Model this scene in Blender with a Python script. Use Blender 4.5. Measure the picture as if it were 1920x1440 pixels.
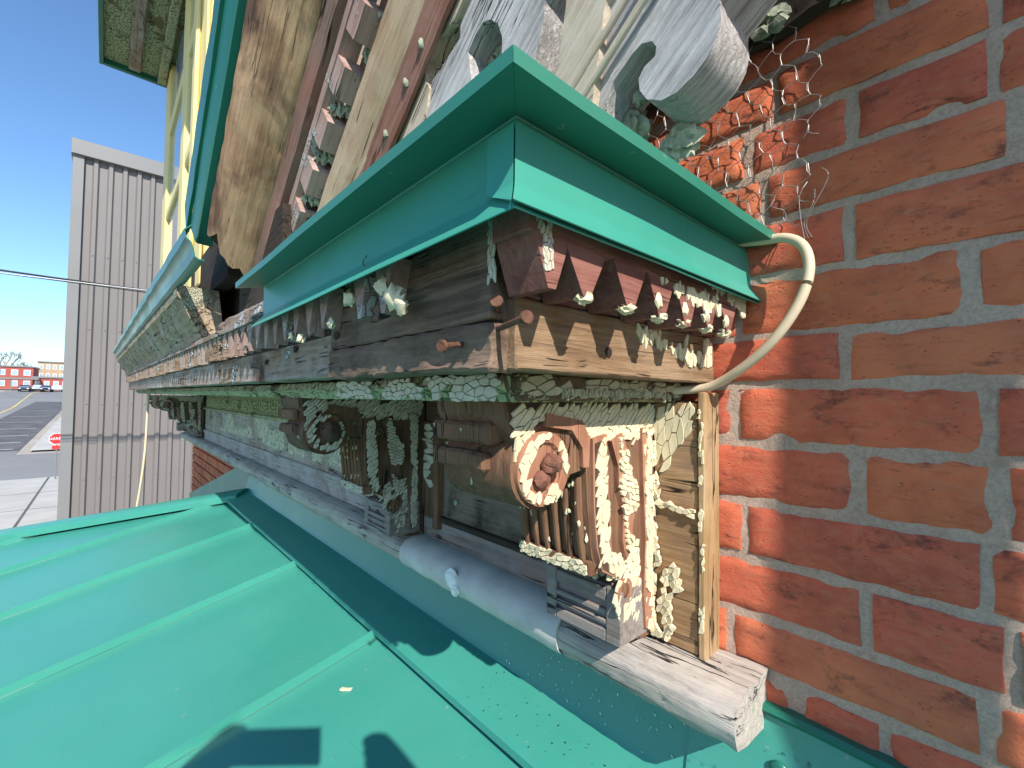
import bpy, bmesh, math, random
from mathutils import Vector, Matrix, noise
random.seed(7)
R = math.radians
sc = bpy.context.scene
for o in list(bpy.data.objects):
    bpy.data.objects.remove(o)
col = sc.collection

# ------------------------------------------------------------------ camera
YAW, PITCH, ROLL = R(48.0), R(1.9), R(0.64)
CAM = Vector((0, -0.667, 4.5))
cf = Vector((-math.sin(YAW)*math.cos(PITCH), math.cos(YAW)*math.cos(PITCH), math.sin(PITCH)))
cr = Vector((math.cos(YAW), math.sin(YAW), 0)); cu = cr.cross(cf)
CR = math.cos(ROLL)*cr + math.sin(ROLL)*cu
CU = -math.sin(ROLL)*cr + math.cos(ROLL)*cu
cam_d = bpy.data.cameras.new('camera'); cam = bpy.data.objects.new('camera', cam_d); col.objects.link(cam)
m3 = Matrix((CR, CU, -cf)).transposed()
cam.matrix_world = Matrix.Translation(CAM) @ m3.to_4x4()
cam_d.sensor_width = 36; cam_d.lens = 845/1920*36; cam_d.clip_start = .01; cam_d.clip_end = 3000
sc.camera = cam

# ------------------------------------------------------------------ sky, sun, exposure
TOSUN = Vector((1.12, -.43, 1.0)).normalized()
ELEV = math.asin(TOSUN.z)
w = bpy.data.worlds.new('World'); sc.world = w; w.use_nodes = True
nt = w.node_tree; bg = nt.nodes['Background']
sky = nt.nodes.new('ShaderNodeTexSky'); sky.sky_type = 'NISHITA'; sky.sun_disc = False
sky.sun_elevation = ELEV; sky.sun_rotation = math.atan2(TOSUN.x, TOSUN.y)
sky.air_density = 1.0; sky.dust_density = .05; sky.ozone_density = 1.6
tint = nt.nodes.new('ShaderNodeMix'); tint.data_type = 'RGBA'; tint.blend_type = 'MULTIPLY'; tint.inputs[0].default_value = 1
nt.links.new(sky.outputs[0], tint.inputs[6]); tint.inputs[7].default_value = (.74, .95, 1.12, 1)
nt.links.new(tint.outputs[2], bg.inputs[0]); bg.inputs[1].default_value = .128
sd = bpy.data.lights.new('sun', 'SUN'); so = bpy.data.objects.new('sun', sd); col.objects.link(so)
sd.energy = 4.7; sd.angle = R(.53); sd.color = (1, .95, .87)
so.rotation_euler = (-TOSUN).to_track_quat('-Z', 'Y').to_euler()
sc.view_settings.view_transform = 'Standard'; sc.view_settings.look = 'None'
sc.view_settings.exposure = .62; sc.view_settings.gamma = 1; sc.view_settings.use_curve_mapping = False
sc.cycles.max_bounces = 8; sc.cycles.diffuse_bounces = 4

# ------------------------------------------------------------------ helpers: objects
ORG = {}
def tag(o, label, cat=None, group=None, kind=None):
    if label: o['label'] = label
    if cat: o['category'] = cat
    if group: o['group'] = group
    if kind: o['kind'] = kind
    return o
def thing(name, loc, label, cat, group=None):
    e = bpy.data.objects.new(name, None); col.objects.link(e); e.location = loc; e.empty_display_size = .1
    ORG[e.name] = Vector(loc)
    return tag(e, label, cat, group)
def nv(p, f, seed=0):
    return noise.noise_vector(Vector(p)*f + Vector((seed*7.3, seed*3.1, seed*1.7)))
def nz(p, f, seed=0):
    return noise.noise(Vector(p)*f + Vector((seed*5.3, seed*2.9, seed*8.7)))

class MB:
    """collects shapes in world coordinates; build() links them as one mesh"""
    def __init__(s): s.v = []; s.f = []
    def add(s, v, f):
        b = len(s.v); s.v += [tuple(p) for p in v]; s.f += [tuple(b+i for i in q) for q in f]; return s
    def box(s, x0, x1, y0, y1, z0, z1):
        return s.add([(x, y, z) for x in (x0, x1) for y in (y0, y1) for z in (z0, z1)],
                     [(0, 1, 3, 2), (4, 6, 7, 5), (0, 4, 5, 1), (2, 3, 7, 6), (0, 2, 6, 4), (1, 5, 7, 3)])
    def rbox(s, x0, x1, y0, y1, z0, z1, seg=.05, bev=.003, amp=.0015, freq=30, seed=0, fn=None):
        bm = bmesh.new()
        bmesh.ops.create_cube(bm, size=1)
        for v in bm.verts:
            v.co = Vector((x0+(v.co.x+.5)*(x1-x0), y0+(v.co.y+.5)*(y1-y0), z0+(v.co.z+.5)*(z1-z0)))
        if bev: bmesh.ops.bevel(bm, geom=bm.edges[:], offset=bev, segments=1, affect='EDGES')
        for ax, (a, b) in enumerate(((x0, x1), (y0, y1), (z0, z1))):
            n = int((b-a)/seg)
            no = [0, 0, 0]; no[ax] = 1
            for i in range(1, n+1):
                c = [0, 0, 0]; c[ax] = a+(b-a)*i/(n+1)
                bmesh.ops.bisect_plane(bm, geom=bm.verts[:]+bm.edges[:]+bm.faces[:], plane_co=c, plane_no=no)
        for v in bm.verts:
            v.co += nv(v.co, freq, seed)*amp
            if fn: v.co = Vector(fn(v.co))
        bm.verts.index_update()
        s.add([v.co[:] for v in bm.verts], [[v.index for v in f.verts] for f in bm.faces]); bm.free(); return s
    def extr(s, poly, fn, ts, amp=0, freq=20, seed=0, caps=True):
        """poly: 2D points; fn(p, q, t) -> xyz; ts: list of stations"""
        n = len(poly); V = []; F = []
        for t in ts:
            for p, q in poly:
                P = Vector(fn(p, q, t))
                if amp: P += nv(P, freq, seed)*amp
                V.append(P)
        for k in range(len(ts)-1):
            for i in range(n):
                j = (i+1) % n
                F.append((k*n+i, k*n+j, (k+1)*n+j, (k+1)*n+i))
        if caps:
            F.append(tuple(range(n))[::-1]); F.append(tuple((len(ts)-1)*n+i for i in range(n)))
        return s.add(V, F)
    def strip(s, prof, fn, ts, thick, amp=0, freq=8, seed=0):
        """an open profile thickened into sheet metal"""
        up = []; n = len(prof)
        for i, p in enumerate(prof):
            a = Vector(prof[max(0, i-1)]); b = Vector(prof[min(n-1, i+1)]); d = (b-a).normalized()
            up.append((p[0]-d.y*thick, p[1]+d.x*thick))
        return s.extr(list(prof)+up[::-1], fn, ts, amp, freq, seed)
    def tube(s, path, r, n=8, caps=True):
        P = [Vector(p) for p in path]; V = []; F = []
        rs = r if isinstance(r, (list, tuple)) else [r]*len(P)
        up = Vector((.13, .21, .97))
        for i, p in enumerate(P):
            t = (P[min(i+1, len(P)-1)]-P[max(i-1, 0)]).normalized()
            a = t.cross(up);
            if a.length < .05: a = t.cross(Vector((1, 0, 0)))
            a.normalize(); b = t.cross(a)
            for k in range(n):
                g = 2*math.pi*k/n; V.append(p+(a*math.cos(g)+b*math.sin(g))*rs[i])
        for i in range(len(P)-1):
            for k in range(n):
                j = (k+1) % n; F.append((i*n+k, i*n+j, (i+1)*n+j, (i+1)*n+k))
        if caps: F.append(tuple(range(n))[::-1]); F.append(tuple((len(P)-1)*n+k for k in range(n)))
        return s.add(V, F)
    def blob(s, c, r, sub=2, amp=.25, freq=2.0, seed=0):
        bm = bmesh.new(); bmesh.ops.create_icosphere(bm, subdivisions=sub, radius=1)
        r = r if isinstance(r, (tuple, list)) else (r, r, r)
        for v in bm.verts:
            k = 1+amp*nz(v.co, freq, seed)
            v.co = Vector((c[0]+v.co.x*r[0]*k, c[1]+v.co.y*r[1]*k, c[2]+v.co.z*r[2]*k))
        bm.verts.index_update()
        s.add([v.co[:] for v in bm.verts], [[v.index for v in f.verts] for f in bm.faces]); bm.free(); return s
    def plates(s, O, u, v, n, poly, ang, L, W, gap=.1, t=.0016, curl=.001, drop=.0, seed=0, bare=(), dn=9, lift=0, fall=None):
        """cracked paint: jittered oblong plates on the plane O + a*u + b*v inside poly (a, b)"""
        gap *= .62; drop *= .95; curl *= .4; lift *= .4; rnd = random.Random(seed); O = Vector(O); u = Vector(u).normalized(); v = Vector(v).normalized(); n = Vector(n).normalized()
        ca, sa = math.cos(ang), math.sin(ang)
        A = [(p[0]*ca+p[1]*sa)/L for p in poly]; B = [(-p[0]*sa+p[1]*ca)/W for p in poly]
        i0, i1, j0, j1 = int(math.floor(min(A)))-2, int(math.ceil(max(A)))+2, int(math.floor(min(B)))-2, int(math.ceil(max(B)))+2
        pt = {}
        for i in range(i0, i1+1):
            for j in range(j0, j1+1):
                pt[i, j] = (i+(.5 if j % 2 else 0)+rnd.uniform(-.42, .42), j+rnd.uniform(-.36, .36))
        def flat(a, b):
            a *= L; b *= W
            k = nv((a*5, b*5, seed), 5)
            a += k.x*L*.22; b += k.y*W*.45
            return a*ca-b*sa, a*sa+b*ca
        for (i, j), (px_, py_) in pt.items():
            pa, pb = flat(px_, py_)
            if not inside(pa, pb, poly) or any(inside(pa, pb, q) for q in bare): continue
            if drop and (.5+.8*nz((pa*dn, pb*dn, 3.3), 1, seed) < drop or rnd.random() < drop*.2): continue
            cell = [(px_-1.3, py_-1.3), (px_+1.3, py_-1.3), (px_+1.3, py_+1.3), (px_-1.3, py_+1.3)]
            for di in (-2, -1, 0, 1, 2):
                for dj in (-2, -1, 0, 1, 2):
                    q = pt.get((i+di, j+dj))
                    if q is None or (di == 0 and dj == 0): continue
                    mx, my = (px_+q[0])/2, (py_+q[1])/2; nx_, ny_ = q[0]-px_, q[1]-py_
                    out = []; m_ = len(cell)
                    for k in range(m_):
                        p1, p2 = cell[k], cell[(k+1) % m_]
                        d1 = (p1[0]-mx)*nx_+(p1[1]-my)*ny_; d2 = (p2[0]-mx)*nx_+(p2[1]-my)*ny_
                        if d1 <= 0: out.append(p1)
                        if d1*d2 < 0: t_ = d1/(d1-d2); out.append((p1[0]+(p2[0]-p1[0])*t_, p1[1]+(p2[1]-p1[1])*t_))
                    cell = out
                    if len(cell) < 3: break
                if len(cell) < 3: break
            if len(cell) < 3: continue
            cx = sum(p[0] for p in cell)/len(cell); cy = sum(p[1] for p in cell)/len(cell); m_ = len(cell)
            h = t*(.75+.5*rnd.random())+lift*rnd.random()
            tx, ty = rnd.uniform(-1, 1)*curl, rnd.uniform(-1, 1)*curl
            def W3(p, z):
                x, y = flat(*p); return O+u*x+v*y+n*z
            cc_ = []
            for p in cell:
                q = p
                for _ in range(4):
                    if inside(*flat(*q), poly): break
                    q = (q[0]+(cx-q[0])*.34, q[1]+(cy-q[1])*.34)
                cc_.append(q)
            cell = cc_
            g1 = 1-gap; g2 = g1*.93; V = []
            ga = 1-gap*W/L*1.3
            for p in cell: V.append(W3((cx+(p[0]-cx)*ga, cy+(p[1]-cy)*g1), -.0004+lift*.3))
            for p in cell:
                dx, dy = p[0]-cx, p[1]-cy
                V.append(W3((cx+dx*ga*.95, cy+dy*g2), h+(dx*tx+dy*ty)+curl*.5*(dx*dx+dy*dy)))
            V.append(W3((cx, cy), h*.97))
            s.add(V, [(k, (k+1) % m_, m_+(k+1) % m_, m_+k) for k in range(m_)]+[(m_+k, m_+(k+1) % m_, 2*m_) for k in range(m_)])
        return s
    def build(s, name, mat, parent=None, smooth=35, label=None):
        o0 = ORG[parent.name] if parent is not None and parent.name in ORG else Vector((0, 0, 0))
        me = bpy.data.meshes.new(name)
        me.from_pydata([Vector(p)-o0 for p in s.v], [], s.f); me.update()
        bm = bmesh.new(); bm.from_mesh(me); bmesh.ops.recalc_face_normals(bm, faces=bm.faces[:]); bm.to_mesh(me); bm.free()
        if smooth is not None:
            me.polygons.foreach_set('use_smooth', [True]*len(me.polygons)); me.set_sharp_from_angle(angle=R(smooth))
        me.materials.append(mat)
        o = bpy.data.objects.new(name, me); col.objects.link(o)
        if parent is not None: o.parent = parent
        ORG[o.name] = o0
        if label: o['label'] = label
        return o
def inside(x, y, poly):
    c = False; j = len(poly)-1
    for i in range(len(poly)):
        xi, yi = poly[i]; xj, yj = poly[j]
        if (yi > y) != (yj > y) and x < (xj-xi)*(y-yi)/(yj-yi)+xi: c = not c
        j = i
    return c
def lin(a, b, n): return [a+(b-a)*i/n for i in range(n+1)]
def arc(cx, cy, r, a0, a1, n): return [(cx+r*math.cos(R(a0+(a1-a0)*i/n)), cy+r*math.sin(R(a0+(a1-a0)*i/n))) for i in range(n+1)]

# ------------------------------------------------------------------ helpers: materials
class NT:
    def __init__(s, name):
        s.m = bpy.data.materials.new(name); s.m.use_nodes = True; s.t = s.m.node_tree
        s.b = s.t.nodes['Principled BSDF']; s.tc = s.t.nodes.new('ShaderNodeTexCoord').outputs['Object']
    def set(s, sock, v):
        if isinstance(v, bpy.types.NodeSocket): s.t.links.new(v, sock)
        else: sock.default_value = v
    def mapping(s, scale=(1, 1, 1), rot=(0, 0, 0), loc=(0, 0, 0), src=None):
        n = s.t.nodes.new('ShaderNodeMapping'); s.t.links.new(src or s.tc, n.inputs[0])
        n.inputs['Scale'].default_value = scale; n.inputs['Rotation'].default_value = rot; n.inputs['Location'].default_value = loc
        return n.outputs[0]
    def noise(s, vec, scale, detail=4, rough=.55, dist=0):
        n = s.t.nodes.new('ShaderNodeTexNoise'); s.t.links.new(vec, n.inputs['Vector'])
        n.inputs['Scale'].default_value = scale; n.inputs['Detail'].default_value = detail; n.inputs['Roughness'].default_value = rough; n.inputs['Distortion'].default_value = dist
        return n.outputs['Fac']
    def vor(s, vec, scale, feat='DISTANCE_TO_EDGE', out='Distance', rnd=1):
        n = s.t.nodes.new('ShaderNodeTexVoronoi'); n.feature = feat; s.t.links.new(vec, n.inputs['Vector']); n.inputs['Scale'].default_value = scale; n.inputs['Randomness'].default_value = rnd
        return n.outputs[out]
    def ramp(s, fac, *stops):
        n = s.t.nodes.new('ShaderNodeValToRGB'); s.t.links.new(fac, n.inputs[0]); e = n.color_ramp.elements
        while len(e) < len(stops): e.new(.5)
        for k, (p, c) in zip(e, stops):
            k.position = p; k.color = (c, c, c, 1) if isinstance(c, (int, float)) else (*c, 1)
        return n.outputs[0]
    def mix(s, fac, a, b, mode='MIX'):
        n = s.t.nodes.new('ShaderNodeMix'); n.data_type = 'RGBA'; n.blend_type = mode
        s.set(n.inputs[0], fac)
        for i, v in ((6, a), (7, b)): s.set(n.inputs[i], (*v, 1) if isinstance(v, tuple) and len(v) == 3 else v)
        return n.outputs[2]
    def math(s, op, a, b=0.0):
        n = s.t.nodes.new('ShaderNodeMath'); n.operation = op; s.set(n.inputs[0], a); s.set(n.inputs[1], b); return n.outputs[0]
    def rand(s): return s.t.nodes.new('ShaderNodeObjectInfo').outputs['Random']
    def bump(s, h, strength, dist, nrm=None):
        n = s.t.nodes.new('ShaderNodeBump'); s.t.links.new(h, n.inputs['Height']); n.inputs['Strength'].default_value = strength; n.inputs['Distance'].default_value = dist
        if nrm: s.t.links.new(nrm, n.inputs['Normal'])
        return n.outputs[0]
    def done(s, color, rough=.8, normal=None, metal=0, spec=.5):
        s.set(s.b.inputs['Base Color'], (*color, 1) if isinstance(color, tuple) and len(color) == 3 else color)
        s.set(s.b.inputs['Roughness'], rough); s.b.inputs['Metallic'].default_value = metal; s.b.inputs['Specular IOR Level'].default_value = spec
        if normal: s.t.links.new(normal, s.b.inputs['Normal'])
        return s.m

def vivid(c, k=1.18):
    l = .3*c[0]+.6*c[1]+.1*c[2]; return tuple(max(.003, l+(a-l)*k) for a in c)
def wood(name, dark, mid, light, axis='X', rake=0, paint=None, amt=0, pscale=9, crack=(60, 60, 14), bump=.6, stain=None, stain_amt=.45, grain=1.0, checks=1.0):
    dark, mid, light, stain = (vivid(a) if a else a for a in (dark, mid, light, stain))
    k = NT(name)
    base = k.mapping(rot=(0, rake, 0)) if rake else k.tc
    sc3 = {'X': (3, 55, 55), 'Y': (55, 3, 55), 'Z': (55, 55, 3)}[axis]
    g = k.mapping(tuple(a*grain for a in sc3), src=base)
    fine = k.noise(g, 1.6, 7, .7, .6)
    broad = k.noise(k.mapping(tuple(a*.22*grain for a in sc3), src=base), 1.5, 4, .6, .4)
    tone = k.noise(base, 7, 4, .6)
    c = k.ramp(fine, (.28, dark), (.5, mid), (.72, light))
    c = k.mix(k.ramp(broad, (.35, 0), (.7, .75)), c, k.mix(.55, c, mid))
    c = k.mix(k.ramp(tone, (.42, 0), (.62, .55)), c, light)
    if stain:
        st = k.ramp(k.noise(k.mapping((1, 1, 1), loc=(3, 1, 7), src=base), 5.5, 6, .65, .5), (stain_amt, 0), (stain_amt+.16, 1))
        c = k.mix(st, c, stain)
    # checks: thin dark cracks along the grain
    chk = k.noise(k.mapping(tuple(a*.55*grain for a in sc3), loc=(5, 2, 9), src=base), 1.0, 3, .5, .25)
    ck = k.ramp(chk, (.485, 0), (.497, 1), (.503, 1), (.515, 0))
    gate = k.ramp(k.noise(k.mapping(loc=(2, 8, 1), src=base), 9, 2), (.5, 0), (.62, 1))
    ck = k.math('MULTIPLY', k.math('MULTIPLY', ck, gate), checks)
    c = k.mix(ck, c, (.012, .009, .007))
    h = k.math('SUBTRACT', k.math('ADD', fine, k.math('MULTIPLY', broad, .6)), k.math('MULTIPLY', ck, 2.0))
    if paint:
        pm = k.noise(k.mapping(loc=(1, 4, 2), src=base), pscale, 6, .68, .3)
        ed = k.vor(k.mapping(crack, src=base), 1.0)
        m = k.ramp(pm, (1-amt-.015, 0), (1-amt+.015, 1))
        e = k.ramp(ed, (.03, 0), (.075, 1))
        m = k.math('MULTIPLY', m, e)
        pc = k.mix(k.noise(base, 30, 3), paint, tuple(a*.72 for a in paint))
        c = k.mix(m, c, pc)
        h = k.math('ADD', k.math('MULTIPLY', h, k.math('SUBTRACT', 1, k.math('MULTIPLY', m, .8))), k.math('MULTIPLY', m, 2.2))
    return k.done(c, .85, k.bump(h, bump, .0035), spec=.25)

def metal_paint(name, c, rough=.38, dirt=.12, coat=.0, wob=.02):
    k = NT(name)
    n1 = k.noise(k.tc, 3, 5, .6); n2 = k.noise(k.tc, 160, 3, .7)
    cc = k.mix(k.ramp(n1, (.35, 0), (.7, dirt*2.5)), c, tuple(min(1, a*1.18+.012) for a in c))
    sp = k.ramp(k.noise(k.tc, 70, 3, .6), (.70, 0), (.735, .55))
    cc = k.mix(sp, cc, (.30, .34, .30))
    sc_ = k.ramp(k.noise(k.mapping((4, 60, 60), rot=(0, .3, .5)), 2.2, 4, .6), (.66, 0), (.7, dirt))
    cc = k.mix(sc_, cc, tuple(a*.55 for a in c))
    ch = k.ramp(k.noise(k.mapping((9, 1.5, 9), loc=(4, 4, 1)), 1.6, 6, .65, .3), (.5, 0), (.75, dirt*.9))
    cc = k.mix(ch, cc, tuple(a*.8+.06 for a in c))
    rr = k.ramp(n1, (.3, rough*.8), (.75, rough*1.3))
    return k.done(cc, rr, k.bump(k.noise(k.tc, 5, 3, .5), wob, .05), spec=.5)

def plain(name, c, rough=.7, var=.15, scale=20, bump=0, metal=0, spec=.4):
    k = NT(name); n = k.noise(k.tc, scale, 5, .6)
    cc = k.mix(k.ramp(n, (.3, 0), (.7, 1)), tuple(a*(1-var) for a in c), tuple(min(1, a*(1+var)) for a in c))
    return k.done(cc, rough, k.bump(n, bump, .004) if bump else None, metal, spec)

M = {}
RK = R(38.5)
CREAM = (.68, .59, .39); SAGE = (.54, .54, .42)
M['green'] = metal_paint('green_painted_metal', (.042, .27, .20), .38, .30)
M['green_roof'] = metal_paint('green_roof_metal', (.044, .265, .205), .34, .20)
M['green_lip'] = metal_paint('shaded_aged_green', (.020, .165, .112), .42, .3)  # shade under the lip put into a darker green, with some grime
M['green_dark'] = metal_paint('green_gutter_metal', (.010, .135, .088), .33)
M['red_wood'] = wood('red_primer_wood', (.075, .034, .027), (.17, .078, .058), (.27, .14, .105), 'X', stain=(.09, .06, .048), bump=.9)
M['red_wood_y'] = wood('red_primer_wood_return', (.10, .042, .034), (.21, .092, .075), (.34, .185, .15), 'Y', paint=CREAM, amt=.30, pscale=26, stain=(.13, .075, .055), stain_amt=.55)
M['brown_y'] = wood('brown_board_return', (.10, .058, .034), (.225, .145, .09), (.38, .275, .185), 'Y', stain=(.07, .04, .026), stain_amt=.58, bump=.9, grain=1.4)
M['fascia_old'] = wood('weathered_fascia', (.035, .024, .019), (.15, .10, .074), (.33, .245, .185), 'X', stain=(.022, .016, .014), stain_amt=.53, bump=1.2, grain=1.3)
M['fascia_far'] = wood('weathered_fascia_pale', (.085, .052, .035), (.26, .175, .12), (.46, .41, .38), 'X', paint=(.50, .51, .51), amt=.42, pscale=5, crack=(14, 90, 60), stain=(.05, .03, .022), stain_amt=.58, bump=1)
M['crown_far'] = wood('peeling_crown', (.12, .08, .05), (.33, .24, .16), (.48, .41, .33), 'X', paint=(.50, .49, .36), amt=.42, pscale=9, crack=(60, 150, 150), stain=(.08, .055, .04), stain_amt=.6, bump=1.2)
M['frieze'] = wood('bare_frieze', (.16, .135, .12), (.36, .315, .30), (.50, .46, .45), 'X', stain=(.24, .16, .115), stain_amt=.56)
M['panel'] = wood('panel_wood', (.06, .048, .04), (.15, .115, .09), (.25, .20, .17), 'X', stain=(.03, .024, .02), stain_amt=.56)
M['panel_long'] = wood('panel_long_wood', (.18, .14, .12), (.36, .295, .25), (.50, .46, .45), 'X', paint=(.58, .60, .46), amt=.38, pscale=6, crack=(70, 70, 55), stain=(.26, .175, .12), stain_amt=.52, bump=1)
M['ochre_z'] = wood('ochre_board', (.13, .072, .038), (.30, .185, .105), (.44, .30, .19), 'X', stain=(.22, .15, .11), stain_amt=.52)
M['strip_z'] = wood('trim_strip', (.14, .08, .04), (.33, .215, .12), (.50, .37, .24), 'Z', stain=(.07, .045, .03), stain_amt=.64)
M['sill'] = wood('weathered_sill', (.17, .15, .13), (.40, .355, .315), (.58, .53, .48), 'X', stain=(.15, .12, .10), stain_amt=.6, bump=1.1, grain=1.3)
M['grey_block'] = wood('grey_block', (.10, .085, .075), (.22, .185, .165), (.34, .30, .28), 'X', bump=.8, stain=(.30, .20, .17), stain_amt=.57)
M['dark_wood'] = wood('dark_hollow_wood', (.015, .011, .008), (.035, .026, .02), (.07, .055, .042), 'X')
M['bracket'] = wood('bracket_primer', (.16, .075, .05), (.30, .15, .10), (.40, .225, .155), 'Z', bump=.35, stain=(.20, .085, .055), stain_amt=.55)
M['bracket_old'] = wood('bracket_weathered', (.055, .032, .022), (.14, .075, .048), (.26, .155, .10), 'Z', paint=CREAM, amt=.36, pscale=22, crack=(90, 90, 60), bump=1)
M['bracket_sage'] = wood('bracket_sage', (.04, .026, .018), (.11, .065, .042), (.2, .13, .09), 'Z', paint=(.52, .52, .40), amt=.34, pscale=22, crack=(80, 80, 120), bump=1)
M['bed'] = wood('bed_mould_paint', (.05, .032, .02), (.12, .08, .05), (.20, .14, .09), 'X', paint=(.42, .38, .22), amt=.50, pscale=16, crack=(70, 120, 90), bump=1)
M['soffit'] = wood('soffit_paint', (.05, .04, .02), (.16, .13, .07), (.28, .25, .15), 'X', paint=(.52, .52, .31), amt=.60, pscale=8, crack=(60, 60, 60), bump=1)
M['rk_crown'] = wood('rake_crown', (.13, .07, .042), (.36, .215, .13), (.56, .385, .25), 'X', RK, paint=(.58, .50, .38), amt=.18, pscale=18, crack=(45, 12, 12), stain=(.11, .062, .042), stain_amt=.5, bump=1.2, grain=.9, checks=.35)
M['rk_red'] = wood('rake_red', (.11, .05, .04), (.23, .11, .085), (.34, .21, .17), 'X', RK, stain=(.17, .125, .10), stain_amt=.48, bump=.9)
M['rk_dent'] = wood('rake_dentil', (.17, .105, .085), (.34, .225, .19), (.46, .36, .32), 'X', RK, paint=(.48, .45, .41), amt=.42, pscale=12, crack=(30, 60, 60), bump=.9)
M['rk_bed'] = wood('rake_bed', (.20, .13, .085), (.40, .28, .19), (.56, .45, .34), 'X', RK, stain=(.25, .13, .09), stain_amt=.56, bump=1)
M['rk_grey'] = wood('rake_board', (.10, .09, .085), (.42, .39, .37), (.70, .67, .64), 'X', RK, bump=1.3, grain=2.0, stain=(.26, .21, .175), stain_amt=.60)
M['rk_bead'] = wood('rake_bead', (.20, .155, .12), (.46, .38, .29), (.66, .58, .47), 'X', RK, bump=1.0, grain=1.2, stain=(.12, .10, .09), stain_amt=.6)
M['green_old'] = wood('old_green_plank', (.02, .05, .035), (.04, .11, .08), (.07, .17, .12), 'X')
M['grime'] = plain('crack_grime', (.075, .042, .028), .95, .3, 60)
M['lichen'] = plain('crusted_paint', (.30, .32, .23), .95, .45, 60, .8)
M['flake'] = plain('cream_paint_flake', CREAM, .75, .10, 45, .1)
M['flake_sage'] = plain('sage_paint_flake', (.56, .51, .40), .8, .2, 45, .15)
M['flake_buff'] = plain('buff_paint_flake', (.46, .40, .25), .8, .25, 40, .15)
M['lead'] = plain('grey_lead_sheet', (.58, .55, .51), .8, .16, 14, .25)
M['white_lump'] = plain('white_filler', (.85, .85, .82), .9, .06, 50, .6)
M['rust'] = plain('rusty_iron', (.13, .055, .032), .8, .35, 120, .6)
M['cable'] = plain('tan_cable', (.62, .49, .33), .5, .08, 12)
M['wire'] = plain('galvanised_wire', (.30, .27, .25), .5, .2, 60, metal=.5)
M['yellow'] = plain('yellow_paint', (.80, .63, .26), .55, .06, 8, .1)
M['clad'] = plain('grey_cladding', (.185, .165, .155), .42, .03, 2)
M['clad_trim'] = plain('grey_trim', (.20, .193, .187), .4, .03, 2)
M['black_wire'] = plain('black_wire', (.02, .02, .022), .6)
M['white_wire'] = plain('white_wire', (.7, .7, .7), .6)
k = NT('window_glass'); M['glass'] = k.done((.30, .37, .46), .05, None, .0, 1.0)
k = NT('asphalt'); n1 = k.noise(k.tc, .12, 6, .6); n2 = k.noise(k.tc, 6, 5, .6)
M['asphalt'] = k.done(k.mix(n2, k.ramp(n1, (.35, (.17, .165, .16)), (.65, (.27, .26, .25))), (.22, .215, .21)), .9)
M['asphalt_dark'] = plain('patched_asphalt', (.105, .10, .10), .9, .3, .6)
M['concrete'] = plain('concrete_walk', (.43, .41, .37), .9, .12, .8)
M['ground'] = plain('ground_dirt', (.36, .32, .27), .95, .25, .2)
M['line_w'] = plain('white_line', (.62, .62, .60), .8, .2, 3)
M['line_y'] = plain('yellow_line', (.66, .50, .16), .8, .2, 3)
# brick and mortar
k = NT('old_red_brick'); rn = k.rand()
off = k.mapping(src=k.tc)
add = k.t.nodes.new('ShaderNodeVectorMath'); add.operation = 'ADD'; k.t.links.new(k.tc, add.inputs[0])
cmb = k.t.nodes.new('ShaderNodeCombineXYZ'); k.t.links.new(k.math('MULTIPLY', rn, 37.0), cmb.inputs[0]); k.t.links.new(k.math('MULTIPLY', rn, 11.0), cmb.inputs[2]); k.t.links.new(cmb.outputs[0], add.inputs[1])
v = add.outputs[0]
big = k.noise(k.mapping((1, 1, 1.5), src=v), 11, 6, .6, .4); med = k.noise(k.mapping((1, 1, 1.6), src=v), 60, 6, .7, .2); fin = k.noise(v, 420, 4, .75)
c = k.ramp(rn, (0, (.70, .165, .080)), (.25, (.63, .135, .078)), (.5, (.72, .195, .084)), (.75, (.65, .142, .082)), (1, (.70, .21, .096)))
c = k.mix(k.ramp(big, (.42, 0), (.66, .6)), c, (.34, .078, .05))
c = k.mix(k.ramp(med, (.45, 0), (.72, .55)), c, (.58, .22, .12))
st_ = k.ramp(k.noise(k.mapping((1, 1, 7), loc=(7, 3, 1), src=v), 24, 6, .7, .3), (.55, 0), (.72, .5)); c = k.mix(st_, c, (.25, .062, .042))
dk = k.math('MULTIPLY', k.ramp(k.noise(k.mapping((1, 1, 2), loc=(4, 0, 2), src=v), 16, 6, .7, .5), (.55, 0), (.66, .8)), k.ramp(k.noise(v, 130, 4, .7), (.35, .2), (.6, 1)))
c = k.mix(dk, c, (.085, .042, .036))
vp = k.vor(k.mapping((1, 1, 1.7), src=v), 150, 'F1'); pit = k.math('MULTIPLY', k.ramp(vp, (.06, 1), (.30, 0)), k.ramp(k.noise(v, 45, 4, .7), (.52, 0), (.60, 1)))
c = k.mix(k.math('MULTIPLY', pit, .6), c, (.09, .032, .022))
wh = k.math('MULTIPLY', k.ramp(k.noise(v, 300, 3, .8), (.72, 0), (.76, .5)), k.ramp(k.noise(v, 14, 3), (.52, 0), (.64, 1)))
c = k.mix(wh, c, (.55, .45, .40))
h = k.math('SUBTRACT', k.math('ADD', k.math('ADD', k.math('MULTIPLY', big, 1.2), k.math('MULTIPLY', med, 1.0)), k.math('MULTIPLY', fin, .42)), k.math('MULTIPLY', pit, 1.0))
M['brick'] = k.done(c, .92, k.bump(h, .5, .0032), spec=.2)
k = NT('lime_mortar'); n1 = k.noise(k.tc, 9, 6, .65); n2 = k.noise(k.tc, 260, 5, .8); n3 = k.noise(k.tc, 38, 5, .6)
c = k.ramp(n1, (.3, (.48, .325, .245)), (.55, (.60, .43, .33)), (.75, (.66, .50, .39)))
c = k.mix(k.ramp(n2, (.40, .38), (.56, 0)), c, (.22, .165, .135))
c = k.mix(k.ramp(n3, (.6, 0), (.72, .5)), c, (.36, .19, .13))
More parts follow.
